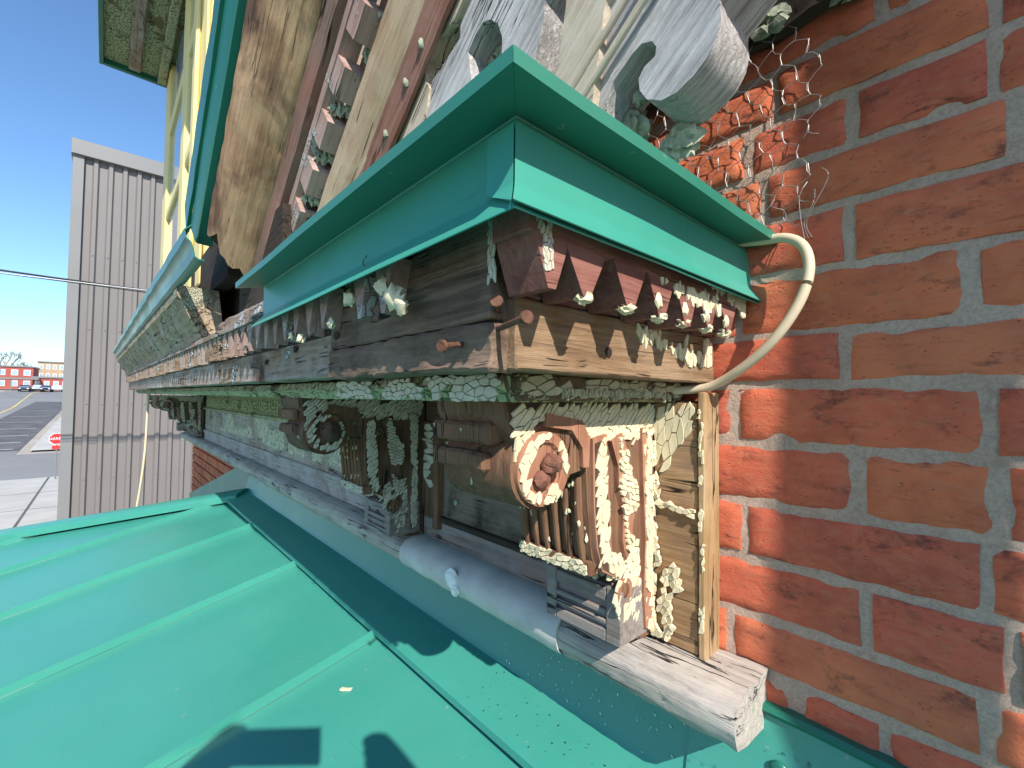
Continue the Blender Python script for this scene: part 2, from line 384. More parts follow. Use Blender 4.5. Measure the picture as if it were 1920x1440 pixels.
M['mortar'] = k.done(c, .95, k.bump(k.math('ADD', n2, k.math('MULTIPLY', n3, 1.6)), .6, .004), spec=.15)

# ================================================================== GROUND AND STREET
def tz(x): return 0 if x > -40 else min((-40-x)*.045, 5.85)
def sheet(name, pts_fn, xs, mat, dz, kind='structure', label=None):
    m = MB(); V = []; F = []
    for x in xs:
        a, b = pts_fn(x); z = tz(x)+dz
        V += [(x, a, z), (x, b, z)]
    for i in range(len(xs)-1): F.append((2*i, 2*i+1, 2*i+3, 2*i+2))
    m.add(V, F); o = m.build(name, mat, smooth=None); o['kind'] = kind
    if label: o['label'] = label
    return o
XS = [60, 20, 0, -20, -40, -45]+[-45-5*i for i in range(1, 26)]+[-200, -400, -1500]
sheet('ground', lambda x: (-1200, 1200), XS, M['ground'], -.02)
sheet('road', lambda x: (-17.5, -5.2), XS, M['asphalt'], .0)
sheet('side_street', lambda x: (-60, 60), [-34.5, -36, -40, -46], M['asphalt'], .004)
sheet('pavement', lambda x: (-5.0, -1.1), [40, 0, -20, -34], M['concrete'], .12)
sheet('kerb', lambda x: (-5.2, -5.0), [40, 0, -20, -34], M['concrete'], .10)
sheet('parking_lot', lambda x: (-9.4, -5.2), [-48, -60, -80, -100, -110], M['asphalt_dark'], .006)
sheet('corner_island', lambda x: (-4.6+(x+46)*.0, -1.5), [-47, -60, -80], M['concrete'], .12)
lines = thing('parking_lines', (-48, -8, .0), 'white painted bay lines across the dark parking strip', 'road marking')
for i, x in enumerate((-49, -53, -58, -64, -71, -79, -88)):
    m = MB(); m.box(x-.12, x+.12, -9.2+i*.05, -5.6, tz(x)+.02, tz(x)+.024); m.build('line', M['line_w'], lines, None)
m = MB(); V = []; F = []
for i in range(40):
    x = -60-3.0*i; y = -10.4-max(0, -x-95)*.045+(max(0, -x-140))*.10; z = tz(x)+.02; V += [(x, y-.09, z), (x, y+.09, z)]
    if i: F.append((2*i-2, 2*i-1, 2*i+1, 2*i))
tag(m.add(V, F).build('centre_line', M['line_y'], smooth=None), 'yellow painted centre line curving up the far road', 'road marking')
# pavement joints and a yellow kerb mark
pj = thing('pavement_joint', (-26, -2.75, .12), 'dark expansion joint running along the concrete pavement', 'joint')
MB().box(-34, -18, -2.80, -2.72, .121, .124).build('joint_line', M['asphalt_dark'], pj, None)
for x in (-21, -25, -29): MB().box(x-.03, x+.03, -4.9, -1.2, .121, .1235).build('joint_line', M['asphalt_dark'], pj, None)

# ================================================================== BRICK WALL
wall = thing('brick_wall', (0, 0, 3.4), 'old red brick wall with grey mortar joints at the right of the cornice', 'wall')
Ls = [5.389, 5.316, 5.242, 5.168, 5.095, 5.020, 4.951, 4.884, 4.814, 4.747, 4.669, 4.590, 4.523, 4.4436, 4.361, 4.284, 4.2075, 4.138, 4.066, 3.992, 3.918, 3.845]
KN = {5: [-.096], 6: [-.2095, -.005], 7: [-.245, -.1224], 8: [-.224, .0056], 9: [-.1294], 10: [-.027, .021], 11: [-.1368],
      12: [-.266, -.0143], 13: [-.127], 14: [-.253, -.0205], 15: [-.120], 16: [-.274, -.0216], 17: [-.191, -.1035]}
rb = random.Random(5)
def brick_mesh(L, H, seed, nx, nzz, dep=.05):
    V = []; F = []
    for j in range(nzz+1):
        for i in range(nx+1):
            a = i/nx; b = j/nzz
            x = (a-.5)*L; z = (b-.5)*H
            ex = min(a, 1-a)*L; ez = min(b, 1-b)*H
            e = min(ex, ez)
            rag = nv((x, seed*3.7, z), 38, seed)*.0022*(1 if e < .001 else .0)
            y = 0
            if e < .003: y += (1-e/.003)**2*.0035
            chip = max(0, nz((x, 0, z), 22, seed+3)-.42)*.03*max(0, 1-e/.012)
            y += chip-.0014+nz((x, 0, z), 14, seed)*.0009+nz((x, 0, z*1.3), 60, seed)*.0004
            V.append((x+rag.x, y, z+rag.z*1.2))
    n1 = nx+1
    for j in range(nzz):
        for i in range(nx): F.append((j*n1+i, j*n1+i+1, (j+1)*n1+i+1, (j+1)*n1+i))
    ring = [i for i in range(n1)]+[j*n1+nx for j in range(1, nzz+1)]+[nzz*n1+i for i in range(nx-1, -1, -1)]+[j*n1 for j in range(nzz-1, 0, -1)]
    b0 = len(V)
    for r_ in ring: V.append((V[r_][0], dep, V[r_][2]))
    for i in range(len(ring)):
        j = (i+1) % len(ring); F.append((ring[i], b0+i, b0+j, ring[j]))
    me = bpy.data.meshes.new('brick'); me.from_pydata(V, [], F); me.update()
    me.polygons.foreach_set('use_smooth', [True]*len(F)); me.set_sharp_from_angle(angle=R(55)); me.materials.append(M['brick'])
    return me
def put_brick(x0, x1, z0, z1, seed, nx=26, nzz=9, yo=0):
    me = brick_mesh(x1-x0, z1-z0, seed, nx, nzz)
    o = bpy.data.objects.new('brick', me); col.objects.link(o); o.parent = wall
    o.location = ((x0+x1)/2, yo+rb.uniform(-.0022, .0015), (z0+z1)/2-3.4)
    o.rotation_euler = (rb.uniform(-.012, .012), rb.uniform(-.004, .004), rb.uniform(-.006, .006))
for r_ in range(len(Ls)-1):
    J = list(KN.get(r_, [-.20+(.118 if r_ % 2 else 0)]))
    while J[-1] < .75: J.append(J[-1]+rb.choice((.236, .236, .118))+rb.uniform(-.004, .004))
    while J[0] > -.78: J.insert(0, J[0]-rb.choice((.236, .236, .118))+rb.uniform(-.004, .004))
    for i in range(len(J)-1):
        g = rb.uniform(.0045, .0075)
        if J[i+1]-J[i] < .035: g = .006
        put_brick(J[i]+g, J[i+1]-g, Ls[r_+1]+.0045+rb.uniform(0, .002), Ls[r_]-.0045-rb.uniform(0, .002), r_*17+i, 26 if J[i+1]-J[i] > .16 else 14)
for r_ in range(8):          # the strip of brick seen under the far end of the sill
    z1 = 4.062-.0735*r_; x = -5.515+(0 if r_ % 2 else .112)
    if r_ % 2 == 0: put_brick(-5.515, x-.012, z1-.06, z1, 400+r_, 4, 3, -.004)
    while x < -3.35-.3*r_:
        put_brick(x, x+.212, z1-.060, z1, 410+r_*13+int(-x*5), 8, 4, -.004); x += .226
m = MB(); V = []; F = []; nx, nzz = 150, 120
for j in range(nzz+1):
    for i in range(nx+1):
        x = -.8+1.6*i/nx; z = 3.84+1.56*j/nzz
        V.append((x, .0022+nz((x, 0, z), 26, 1)*.0028+nz((x, 0, z), 90, 2)*.0016, z))
for j in range(nzz):
    for i in range(nx): F.append((j*(nx+1)+i, j*(nx+1)+i+1, (j+1)*(nx+1)+i+1, (j+1)*(nx+1)+i))
m.add(V, F).build('mortar_joint', M['mortar'], wall)
MB().box(-5.50, 1.8, .018, .35, 0, 3.83).box(-5.50, -.79, .0175, .35, 3.825, 8.5).box(.79, 1.8, .0175, .35, 3.825, 8.5).box(-.8, .8, .019, .35, 3.826, 8.5).build('wall_core', M['mortar'], wall, None)
# ================================================================== GREEN STANDING-SEAM ROOF
SL = .23
def rz(y): return 3.897+SL*(y+.15)
roof = thing('metal_roof', (-1.2, -1.2, 3.6), 'green standing seam metal porch roof below the cornice', 'roof')
EAVE = -2.6
def hipy(x): return -.10+(x+3.0)/.83
seams = [-4.90, -4.26, -3.62, -2.985, -2.345, -1.71, -1.078, -.45, .18, .81, 1.44]
def ytop(x): return min(-.12, hipy(x)) if x < -2.95 else -.12
for a, b in zip(seams[:-1], seams[1:]):
    if max(ytop(a), ytop(b)) <= EAVE: continue
    m = MB(); V = []; F = []; nu, nv_ = 14, 36
    for i in range(nu+1):
        x = a+.004+(b-a-.008)*i/nu; yt = max(ytop(x), EAVE+.01)
        for j in range(nv_+1):
            y = yt+(EAVE-yt)*j/nv_
            e = min(i, nu-i)/nu*2
            V.append((x, y, rz(y)+(nz((x*2.2, y*1.3, a), 1.6, 4)*.0011)*min(1, e*2)))
    for i in range(nu):
        for j in range(nv_): F.append((i*(nv_+1)+j, (i+1)*(nv_+1)+j, (i+1)*(nv_+1)+j+1, i*(nv_+1)+j+1))
    m.add(V, F).build('roof_panel', M['green_roof'], roof)
for x in seams[1:]:
    yt = ytop(x)-.012
    m = MB(); m.extr([(-.016, .0004), (-.016, .0014), (-.0025, .0016), (-.0025, .024), (.0028, .024), (.0028, .0004)], lambda p, q, t: (x+p, t, rz(t)+q), lin(yt, EAVE, 8), .0002, 3)
    m.build('standing_seam', M['green_roof'], roof, 30)
# hip cap, far slope, apron and wall flashing
hx = Vector((-.83, -1, 0)).normalized(); hp = Vector((hx.y, -hx.x, 0))
def hipf(p, q, t):
    P = Vector((-3.0, -.10, 0))+hx*t-hp*p; return (P.x, P.y, rz(-.10+hx.y*t)+q)
m = MB(); m.extr([(.095, .000), (.095, .030), (.088, .036), (0, .052), (-.09, .030), (-.09, -.01)], hipf, lin(-.06, 3.3, 24), .0012, 3); m.build('hip_cap', M['green_roof'], roof, 30)
m = MB(); m.add([(-3.0, -.10, 3.93), (-5.08, -2.6, rz(-2.6)), (-7.6, -2.6, 2.95), (-5.6, -.01, 3.33), (-3.0, -.01, 3.94)], [(0, 1, 2, 3, 4)]); m.build('far_slope', M['green_roof'], roof, None)
ap = [(.004, 4.097), (-.004, 4.092), (-.034, 3.962), (-.042, 3.951), (-.148, 3.9265), (-.152, 3.924), (-.1525, 3.911)]
apf = lambda p, q, t: (t, p, q)
MB().strip(ap, apf, lin(-3.04, -.305, 40), .0015, .0012, 4, 3).build('apron_flashing', M['green_roof'], roof, 40)
ap2 = [(p-.003, q+.0025) for p, q in ap]
MB().strip(ap2, apf, lin(-.322, 1.4, 24), .0015, .0008, 5, 5).build('apron_flashing', M['green_roof'], roof, 40)
MB().extr([(.002, 4.090), (.002, 4.104), (-.012, 4.103), (-.016, 4.097), (-.010, 4.090)], apf, lin(-.25, 1.4, 20), .003, 20, 2).build('flashing_hem', M['green_dark'], roof, 40)
MB().extr([(-3.03, 4.094), (-3.17, 4.094), (-5.58, 3.512), (-5.58, 3.34), (-3.03, 3.935)], lambda p, q, t: (p, t, q), [-.010, -.007]).build('stepped_wall_flashing', M['green_roof'], roof, None)
def ystand(z): return -.004-(4.092-z)/(4.092-3.962)*.03-.004
m = MB(); m.blob((-.205, ystand(4.035)-.001, 4.035), (.012, .005, .012), 3, .05); m.build('screw_head', M['green_dark'], roof)
m = MB(); rr_ = random.Random(3)       # rain drops clinging to the flashing
for i in range(210):
    x = rr_.uniform(-.72, -.10); z = rr_.uniform(3.955, 4.06)
    if rr_.random() < .35:
        y = rr_.uniform(-.145, -.05); P = (x, y, 3.951+(y+.042)*.2311+.0028); s_ = rr_.uniform(.0008, .0022); r3 = (s_, s_, s_*.5)
    else:
        P = (x, ystand(z), z); s_ = rr_.uniform(.0008, .0024); r3 = (s_, s_*.6, s_*1.15)
    m.blob(P, r3, 1, .1, 2, i)
k = NT('water_drop'); k.b.inputs['Transmission Weight'].default_value = 1; k.b.inputs['IOR'].default_value = 1.33
dr = m.build('rain_drops', k.done((.9, 1, .97), .02), roof); dr['kind'] = 'stuff'
chip = MB(); chip.extr([(-.011, -.003), (-.006, -.006), (.012, -.004), (.013, .003), (.002, .002), (-.009, .005)], lambda p, q, t: (-.97+p*.7-q*.6, -.265+p*.8+q*.7, rz(-.265)+t), [.001, .004])
tag(chip.build('paint_chip', M['flake']), 'small cream paint chip lying on the green roof beside a seam', 'paint chip')

# ================================================================== CORRUGATED GREY BUILDING
gb = thing('grey_building', (-9.5, 3, 0), 'grey building clad in vertical ribbed metal behind the far end of the cornice', 'building')
GX = -9.5
m = MB(); prof = []; y = -1.015
while y < 8: prof += [(0, y), (0, y+.088), (.042, y+.108), (.042, y+.152)]; y += .174
V = []; F = []
for z in (0, 8.2):
    for p, yy in prof: V.append((GX-.045+p, yy, z))
n = len(prof)
for i in range(n-1): F.append((i, i+1, n+i+1, n+i))
m.add(V, F).build('ribbed_cladding', M['clad'], gb, None)
MB().box(GX-12, GX-.05, -1.12, 8, 0, 8.15).build('wall_core', M['clad'], gb, None)
MB().rbox(GX-.12, GX+.008, -1.15, -1.02, 0, 8.2, 3, .004, 0).build('corner_trim', M['clad_trim'], gb, None)
MB().box(GX-.052, GX-.047, -1.019, -.99, 0, 8.2).build('shadow_gap', M['black_wire'], gb, None)
MB().rbox(GX-12, GX+.06, -1.17, 8.1, 8.15, 8.385, 5, .006, 0).build('parapet_cap', M['clad_trim'], gb, None)
for z in (3.2, 4.35, 5.5, 6.65):
    for i in range(9):
        yy = -1.015+.174*i+.13; MB().blob((GX-.001, yy, z), .012, 1, 0).build('screw', M['clad_trim'], gb)

# ================================================================== WOODEN CORNICE
cor = thing('wooden_cornice', (-1.0, -.2, 4.2), 'weathered wooden cornice with brackets, sawtooth trim and peeling cream paint', 'cornice')
def sk(P): return (P[0], P[1]+.021*min(0, P[0]+1.0), P[2]+.006*max(0, -P[0]-1.0)*.6)
def skf(y, z, x): return sk((x, y, z))
def xs_(a, b, st=.05): return lin(a, b, max(2, int(abs(b-a)/st)))
# fascia boards
def rag(P):      # the split, ragged lower half of the near board
    x, y, z = P
    if z < 4.575 and y < -.40: y += max(0, nz((x, 0, z*3), 20, 9))*.010
    if z < 4.53: z += nz((x, y, 0), 26, 4)*.004
    return (x, y, z)
MB().rbox(-.690, -.3065, -.416, -.372, 4.571, 4.668, .012, .002, .0016, 55, 1).build('fascia_board', M['fascia_old'], cor)
MB().rbox(-.692, -.305, -.4185, -.372, 4.526, 4.5695, .009, .003, .0022, 60, 2, rag).build('fascia_board', M['fascia_old'], cor, label='splintered sunlit lower board of the front fascia')
MB().rbox(-5.50, -.694, -.414, -.372, 4.53, 4.668, .04, .003, .0022, 30, 3, sk).build('fascia_board', M['fascia_far'], cor)
MB().rbox(-.332, -.294, -.398, -.002, 4.526, 4.592, .010, .002, .0012, 55, 4).build('return_fascia_board', M['brown_y'], cor)
MB().rbox(-.332, -.2955, -.397, -.002, 4.5935, 4.668, .015, .002, .0012, 50, 5).build('return_fascia_board', M['red_wood_y'], cor)
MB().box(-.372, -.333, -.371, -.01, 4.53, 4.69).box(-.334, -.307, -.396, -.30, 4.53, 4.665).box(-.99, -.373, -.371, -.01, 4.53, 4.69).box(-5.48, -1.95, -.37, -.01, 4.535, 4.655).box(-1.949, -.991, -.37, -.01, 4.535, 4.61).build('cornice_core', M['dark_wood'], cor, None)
# sawtooth trim: a rail and separate hanging teeth
MB().rbox(-.294, -.2475, -.428, -.004, 4.6315, 4.668, .02, .0015, .001, 60, 6).build('tooth_rail', M['red_wood_y'], cor)
def tooth(fn, c, w, seed, T=.0205, zu=4.6545, zl=4.596):
    r2 = random.Random(seed); j = lambda a: a*(1+r2.uniform(-.12, .12))
    tip = j(.0065*w/.03); zt = zl+r2.uniform(-.003, .003)
    P = [(-w, zu), (w, zu), (w*.95, zu-.005), (tip, zt), (-tip, zt), (-w*.95, zu-.005)]
    m = MB(); m.extr([(c+p, q) for p, q in P], fn, [.0003, T*.6, T], .0012, 60, seed)
    return m
tys = [-.402, -.358, -.290, -.232, -.175, -.1205, -.064]
for i, y in enumerate(tys):
    tooth(lambda p, q, t: (-.294+t, p, q), y, .0275 if i else .020, i, .047, 4.6325, 4.588).build('tooth', M['red_wood_y'], cor, 25)
    if i: 
        m = MB(); m.blob((-.253, y+.003*(i % 2), 4.590), (.008, .009, .006), 3, .6, 2.5, i); 
        if i > 2: m.blob((-.248, y-.007, 4.604), (.004, .007, .009), 2, .5, 2.5, i+20)
        m.build('paint_curl', M['flake'], cor)
xt = -.47; i = 0
while xt > -5.42:
    if not (-.60 < xt < -.545):
        fn = lambda p, q, t: sk((p, -.4165-t*1.05, q))
        tooth(fn, xt, .021, 50+i, .022).build('tooth', M['rk_dent'] if xt > -1.3 else M['fascia_far'], cor, 25)
    xt -= .0625; i += 1
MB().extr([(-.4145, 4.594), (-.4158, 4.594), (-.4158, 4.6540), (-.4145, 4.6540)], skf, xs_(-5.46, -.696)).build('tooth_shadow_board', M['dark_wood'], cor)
MB().extr([(-.4165, 4.655), (-.4445, 4.655), (-.4445, 4.668), (-.4165, 4.668)], skf, xs_(-5.46, -1.0), .001, 30).build('tooth_rail', M['fascia_far'], cor)
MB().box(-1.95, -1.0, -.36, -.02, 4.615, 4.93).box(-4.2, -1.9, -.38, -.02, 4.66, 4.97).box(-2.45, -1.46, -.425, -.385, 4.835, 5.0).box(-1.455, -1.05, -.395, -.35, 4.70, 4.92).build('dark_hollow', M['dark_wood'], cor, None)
# long curls of paint on the front
m = MB()
for i, (x, z, s_) in enumerate(((-.44, 4.607, .013), (-.425, 4.596, .010), (-.47, 4.625, .009), (-.56, 4.625, .011), (-.62, 4.60, .007), (-.75, 4.592, .008), (-.80, 4.60, .007))):
    m.blob((x, -.441, z), (s_*1.2, s_*.6, s_), 2, .9, 3.0, i+3)
m.build('paint_curl', M['flake'], cor)
m = MB()     # cream plates on the return trim
m.plates((-.2470, 0, 0), (0, 1, 0), (0, 0, 1), (1, 0, 0), [(-.30, 4.668), (-.01, 4.668), (-.01, 4.61), (-.06, 4.628), (-.12, 4.640), (-.20, 4.652)], R(88), .018, .006, .14, .0016, .003, .30, 11)
m.plates((-.2937, 0, 0), (0, 1, 0), (0, 0, 1), (1, 0, 0), [(-.22, 4.592), (-.01, 4.592), (-.01, 4.548), (-.08, 4.545), (-.12, 4.560), (-.20, 4.565)], R(85), .020, .009, .10, .0016, .002, .40, 12, dn=30)
m.plates((-.2468, 0, 0), (0, 1, 0), (0, 0, 1), (1, 0, 0), [(-.255, 4.632), (-.035, 4.632), (-.035, 4.612), (-.10, 4.605), (-.20, 4.612)], R(86), .018, .007, .10, .0014, .003, .30, 13, dn=24)
m.build('paint_flakes', M['flake'], cor)['kind'] = 'stuff'
m = MB(); m.plates((0, -.4185, 0), (1, 0, 0), (0, 0, 1), (0, -1, 0), [(-.31, 4.668), (-.298, 4.668), (-.298, 4.60), (-.31, 4.60)], R(80), .010, .004, .2, .001, .001, .1, 14)
m.plates((-.2470, 0, 0), (0, 1, 0), (0, 0, 1), (1, 0, 0), [(-.427, 4.668), (-.405, 4.668), (-.400, 4.602), (-.412, 4.602)], R(80), .008, .004, .18, .001, .001, .15, 15)
m.build('paint_flakes', M['flake_sage'], cor)['kind'] = 'stuff'
# rusty nails at the split corner
for i, (p, d, L) in enumerate((((-.352, -.405, 4.553), (.25, -.75, -.12), .042), ((-.300, -.412, 4.562), (1, -.25, .05), .045), ((-.31, -.404, 4.578), (.6, -.6, .1), .030))):
    p = Vector(p); d = Vector(d).normalized(); m = MB(); m.tube([p-d*.01, p, p+d*L*.5, p+d*L], [.0024, .0026, .0028, .003], 8)
    m.tube([p+d*L, p+d*(L+.001), p+d*(L+.004)], [.0035, .0058, .0054], 10); m.build('rusty_nail', M['rust'], cor)
for i, (x, z) in enumerate(((-1.05, 4.572), (-.86, 4.585), (-.665, 4.590), (-.54, 4.600), (-1.5, 4.60))):
    MB().blob((x, -.4175+.021*min(0, x+1), z), (.010, .002, .006), 2, .6, 2, i).build('nail_hole', M['dark_wood'], cor)
m = MB(); m.tube([(-.2935, -.262, 4.552), (-.2925, -.262, 4.552)], .0055, 9); m.build('nail_hole', M['dark_wood'], cor)
# soffit lip and bed mould
MB().extr([(-.366, 4.527), (-.374, 4.512), (-.362, 4.506), (-.355, 4.497), (-.05, 4.497), (-.05, 4.527)], skf, xs_(-5.4, -.342, .04), .002, 30).build('bed_mould', M['soffit'], cor)
MB().rbox(-.345, -.330, -.36, -.03, 4.499, 4.526, .012, .002, .003, 45, 8).build('bed_mould', M['bed'], cor)
m = MB(); m.plates((-.3295, 0, 0), (0, 1, 0), (0, 0, 1), (1, 0, 0), [(-.36, 4.526), (-.03, 4.526), (-.03, 4.503), (-.36, 4.503)], R(4), .022, .009, .16, .002, .003, .22, 21, dn=30); 
m.plates((-.3275, 0, 0), (0, 1, 0), (0, 0, 1), (1, 0, 0), [(-.30, 4.513), (-.07, 4.512), (-.07, 4.502), (-.30, 4.502)], R(88), .011, .004, .16, .003, .002, .1, 22)
m.build('paint_flakes', M['flake_buff'], cor)['kind'] = 'stuff'
m = MB(); m.plates((0, -.375, 0), (1, 0, 0), (0, 0, 1), (0, -1, 0), [(-.78, 4.526), (-.34, 4.526), (-.34, 4.497), (-.78, 4.497)], R(3), .016, .008, .16, .002, .003, .28, 23, dn=22)
m.build('paint_flakes', M['flake_sage'], cor)['kind'] = 'stuff'

# frieze, panels, trim
FY = -.045
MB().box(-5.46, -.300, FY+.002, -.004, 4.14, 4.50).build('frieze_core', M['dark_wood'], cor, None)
MB().rbox(-.366, -.2985, FY, -.012, 4.146, 4.497, .012, .001, .0008, 60, 31).build('frieze_board', M['ochre_z'], cor, label='bare ochre brown board beside the nearest bracket')
MB().rbox(-.2965, -.287, FY-.003, -.001, 4.143, 4.512, .012, .0015, .0010, 60, 32).build('trim_strip', M['strip_z'], cor, label='narrow upright trim strip against the brick')
MB().rbox(-1.02, -.484, FY-.004, -.012, 4.146, 4.205, .02, .002, .0012, 50, 33).build('frieze_rail', M['grey_block'], cor)
MB().rbox(-.985, -.484, FY, -.012, 4.206, 4.36, .02, .001, .0010, 50, 34).build('frieze_panel', M['panel'], cor)
MB().rbox(-1.02, -.484, FY-.003, -.012, 4.361, 4.497, .02, .002, .0015, 50, 35).build('frieze_board', M['red_wood'], cor)
MB().rbox(-.957, -.936, FY-.020, -.02, 4.180, 4.42, .012, .003, .0015, 60, 36).build('panel_stile', M['bracket_old'], cor)
MB().rbox(-1.02, -.962, FY-.010, -.012, 4.20, 4.44, .02, .002, .001, 60, 37).build('panel_stile', M['bracket_sage'], cor)
MB().rbox(-.955, -.484, FY-.012, -.03, 4.198, 4.212, .02, .003, .0014, 60, 38).build('panel_moulding', M['dark_wood'], cor)
m = MB(); m.plates((0, FY-.0105, 0), (1, 0, 0), (0, 0, 1), (0, -1, 0), [(-1.015, 4.44), (-.965, 4.44), (-.965, 4.25), (-1.015, 4.30)], R(2), .04, .018, .06, .0012, .0008, .06, 24); m.build('paint_flakes', M['flake_sage'], cor)['kind'] = 'stuff'
m = MB(); m.plates((0, FY-.0035, 0), (1, 0, 0), (0, 0, 1), (0, -1, 0), [(-.92, 4.42), (-.50, 4.42), (-.50, 4.36), (-.92, 4.34)], R(10), .02, .011, .14, .003, .004, .5, 25, dn=20)
m.plates((0, FY-.0005, 0), (1, 0, 0), (0, 0, 1), (0, -1, 0), [(-.60, 4.36), (-.50, 4.36), (-.50, 4.22), (-.58, 4.22)], R(60), .013, .009, .2, .003, .004, .6, 26, dn=25)
m.build('paint_flakes', M['flake_sage'], cor)['kind'] = 'stuff'
m = MB()
for i, (x, z) in enumerate(((-.87, 4.30), (-.88, 4.255), (-.73, 4.30), (-.70, 4.295))): m.blob((x, FY-.003, z), (.007, .004, .007), 2, .4, 2, i)
m.build('putty_lump', M['lichen'], cor)
# plates of thick cream on the frieze top beside bracket one, and crumbs down its edge
fp = ((0, FY-.0006, 0), (1, 0, 0), (0, 0, 1), (0, -1, 0))
m = MB(); m.plates(*fp, [(-.367, 4.497), (-.300, 4.497), (-.303, 4.46), (-.325, 4.43), (-.335, 4.40), (-.367, 4.385)], R(75), .026, .0095, .10, .0022, .002, .06, 27)
m.plates(*fp, [(-.367, 4.355), (-.300, 4.347), (-.300, 4.334), (-.367, 4.344)], R(-8), .011, .007, .1, .006, .003, .0, 28)
m.plates((0, FY-.002, 0), *fp[1:], [(-.367, 4.40), (-.360, 4.40), (-.352, 4.36), (-.357, 4.30), (-.354, 4.27), (-.322, 4.262), (-.318, 4.225), (-.335, 4.205), (-.328, 4.175), (-.340, 4.15), (-.367, 4.15)], R(70), .011, .0075, .1, .004, .004, .40, 61, dn=38, lift=.005)
m.plates((-.365, 0, 0), (0, 1, 0), (0, 0, 1), (1, 0, 0), [(-.075, 4.44), (-.046, 4.44), (-.046, 4.15), (-.075, 4.17)], R(80), .012, .007, .1, .003, .004, .3, 62, dn=30, lift=.004)
m.build('paint_flakes', M['flake'], cor)['kind'] = 'stuff'
m = MB(); m.plates((0, FY-.0032, 0), *fp[1:], [(-.2960, 4.50), (-.2875, 4.50), (-.2875, 4.16), (-.2955, 4.16)], R(80), .009, .005, .1, .0022, .003, .62, 63, dn=60)
m.build('paint_flakes', M['flake'], cor)['kind'] = 'stuff'
# far long panel: reeded band, moulding, flaking board, lower rail
MB().rbox(-4.45, -1.155, FY-.006, -.012, 4.222, 4.385, .05, .001, .0012, 30, 41).build('frieze_panel', M['panel_long'], cor, label='long pale panel flecked with curled paint')
MB().extr([(FY, 4.225), (FY-.014, 4.222), (FY-.018, 4.212), (FY-.016, 4.20), (FY-.010, 4.197), (FY-.010, 4.147), (FY, 4.147)], lambda p, q, t: (t, p, q), xs_(-4.45, -1.155, .06), .0012, 30).build('frieze_rail', M['frieze'], cor)
MB().extr([(FY, 4.383), (FY-.018, 4.388), (FY-.024, 4.398), (FY-.014, 4.406), (FY, 4.408)], lambda p, q, t: (t, p, q), xs_(-4.45, -1.155, .06), .0015, 30).build('panel_moulding', M['soffit'], cor)
MB().box(-4.45, -1.155, FY-.002, -.012, 4.404, 4.497).build('reeded_band', M['soffit'], cor, None)
xx = -1.2
while xx > -4.4:
    MB().tube([(xx, FY-.004, 4.407), (xx, FY-.005, 4.44), (xx, FY-.004, 4.475)], .011, 8).build('reed', M['soffit'], cor); xx -= .048
m = MB(); m.plates((0, FY-.0065, 0), (1, 0, 0), (0, 0, 1), (0, -1, 0), [(-3.9, 4.385), (-1.16, 4.385), (-1.16, 4.30), (-1.35, 4.24), (-1.6, 4.25), (-2.2, 4.24), (-3.0, 4.26), (-3.9, 4.25)], R(75), .020, .012, .18, .0015, .005, .55, 29, dn=7)
m.build('paint_flakes', M['flake_sage'], cor)['kind'] = 'stuff'

# sill with lead cover
SP = [(-.002, 4.146), (-.080, 4.142), (-.096, 4.136), (-.107, 4.124), (-.109, 4.110), (-.104, 4.093), (-.092, 4.080), (-.002, 4.070)]
MB().extr(SP, lambda p, q, t: (t, p, q), xs_(-5.47, -1.03, .05), .0022, 26, 5).build('sill_moulding', M['sill'], cor)
def sillr(p, q, t):
    return (t+(nz((p*40, q*40, 0), 1, 3)*.006 if t > -.245 else 0), p, q)
SPf = []
for a, b in zip(SP, SP[1:]+SP[:1]):
    for i in range(4): SPf.append((a[0]+(b[0]-a[0])*i/4, a[1]+(b[1]-a[1])*i/4))
MB().extr(SPf, sillr, xs_(-.53, -.235, .008)+[-.230, -.226], .0022, 60, 6).build('sill_moulding', M['sill'], cor, label='broken off near end of the weathered sill')
m = MB(); m.blob((-.236, -.075, 4.095), (.010, .022, .016), 3, .5, 3, 1); m.blob((-.233, -.05, 4.115), (.008, .012, .012), 3, .5, 3, 2); m.build('paint_crust', M['lichen'], cor)
LP = [(-.048, 4.151), (-.080, 4.147), (-.098, 4.140), (-.1105, 4.126), (-.1125, 4.110), (-.107, 4.092), (-.098, 4.081), (-.090, 4.079)]
LPf = LP+[(p+.004, q-.002) for p, q in LP[::-1]]
MB().extr(LPf, lambda p, q, t: (t, p, q), xs_(-1.03, -.505, .02), .0022, 22, 7).build('lead_cover', M['lead'], cor, 60)
m = MB(); m.blob((-.800, -.112, 4.120), (.020, .010, .020), 3, .35, 2.4, 2); m.blob((-.785, -.113, 4.100), (.010, .008, .012), 3, .35, 2.4, 3); m.build('white_lump', M['white_lump'], cor)

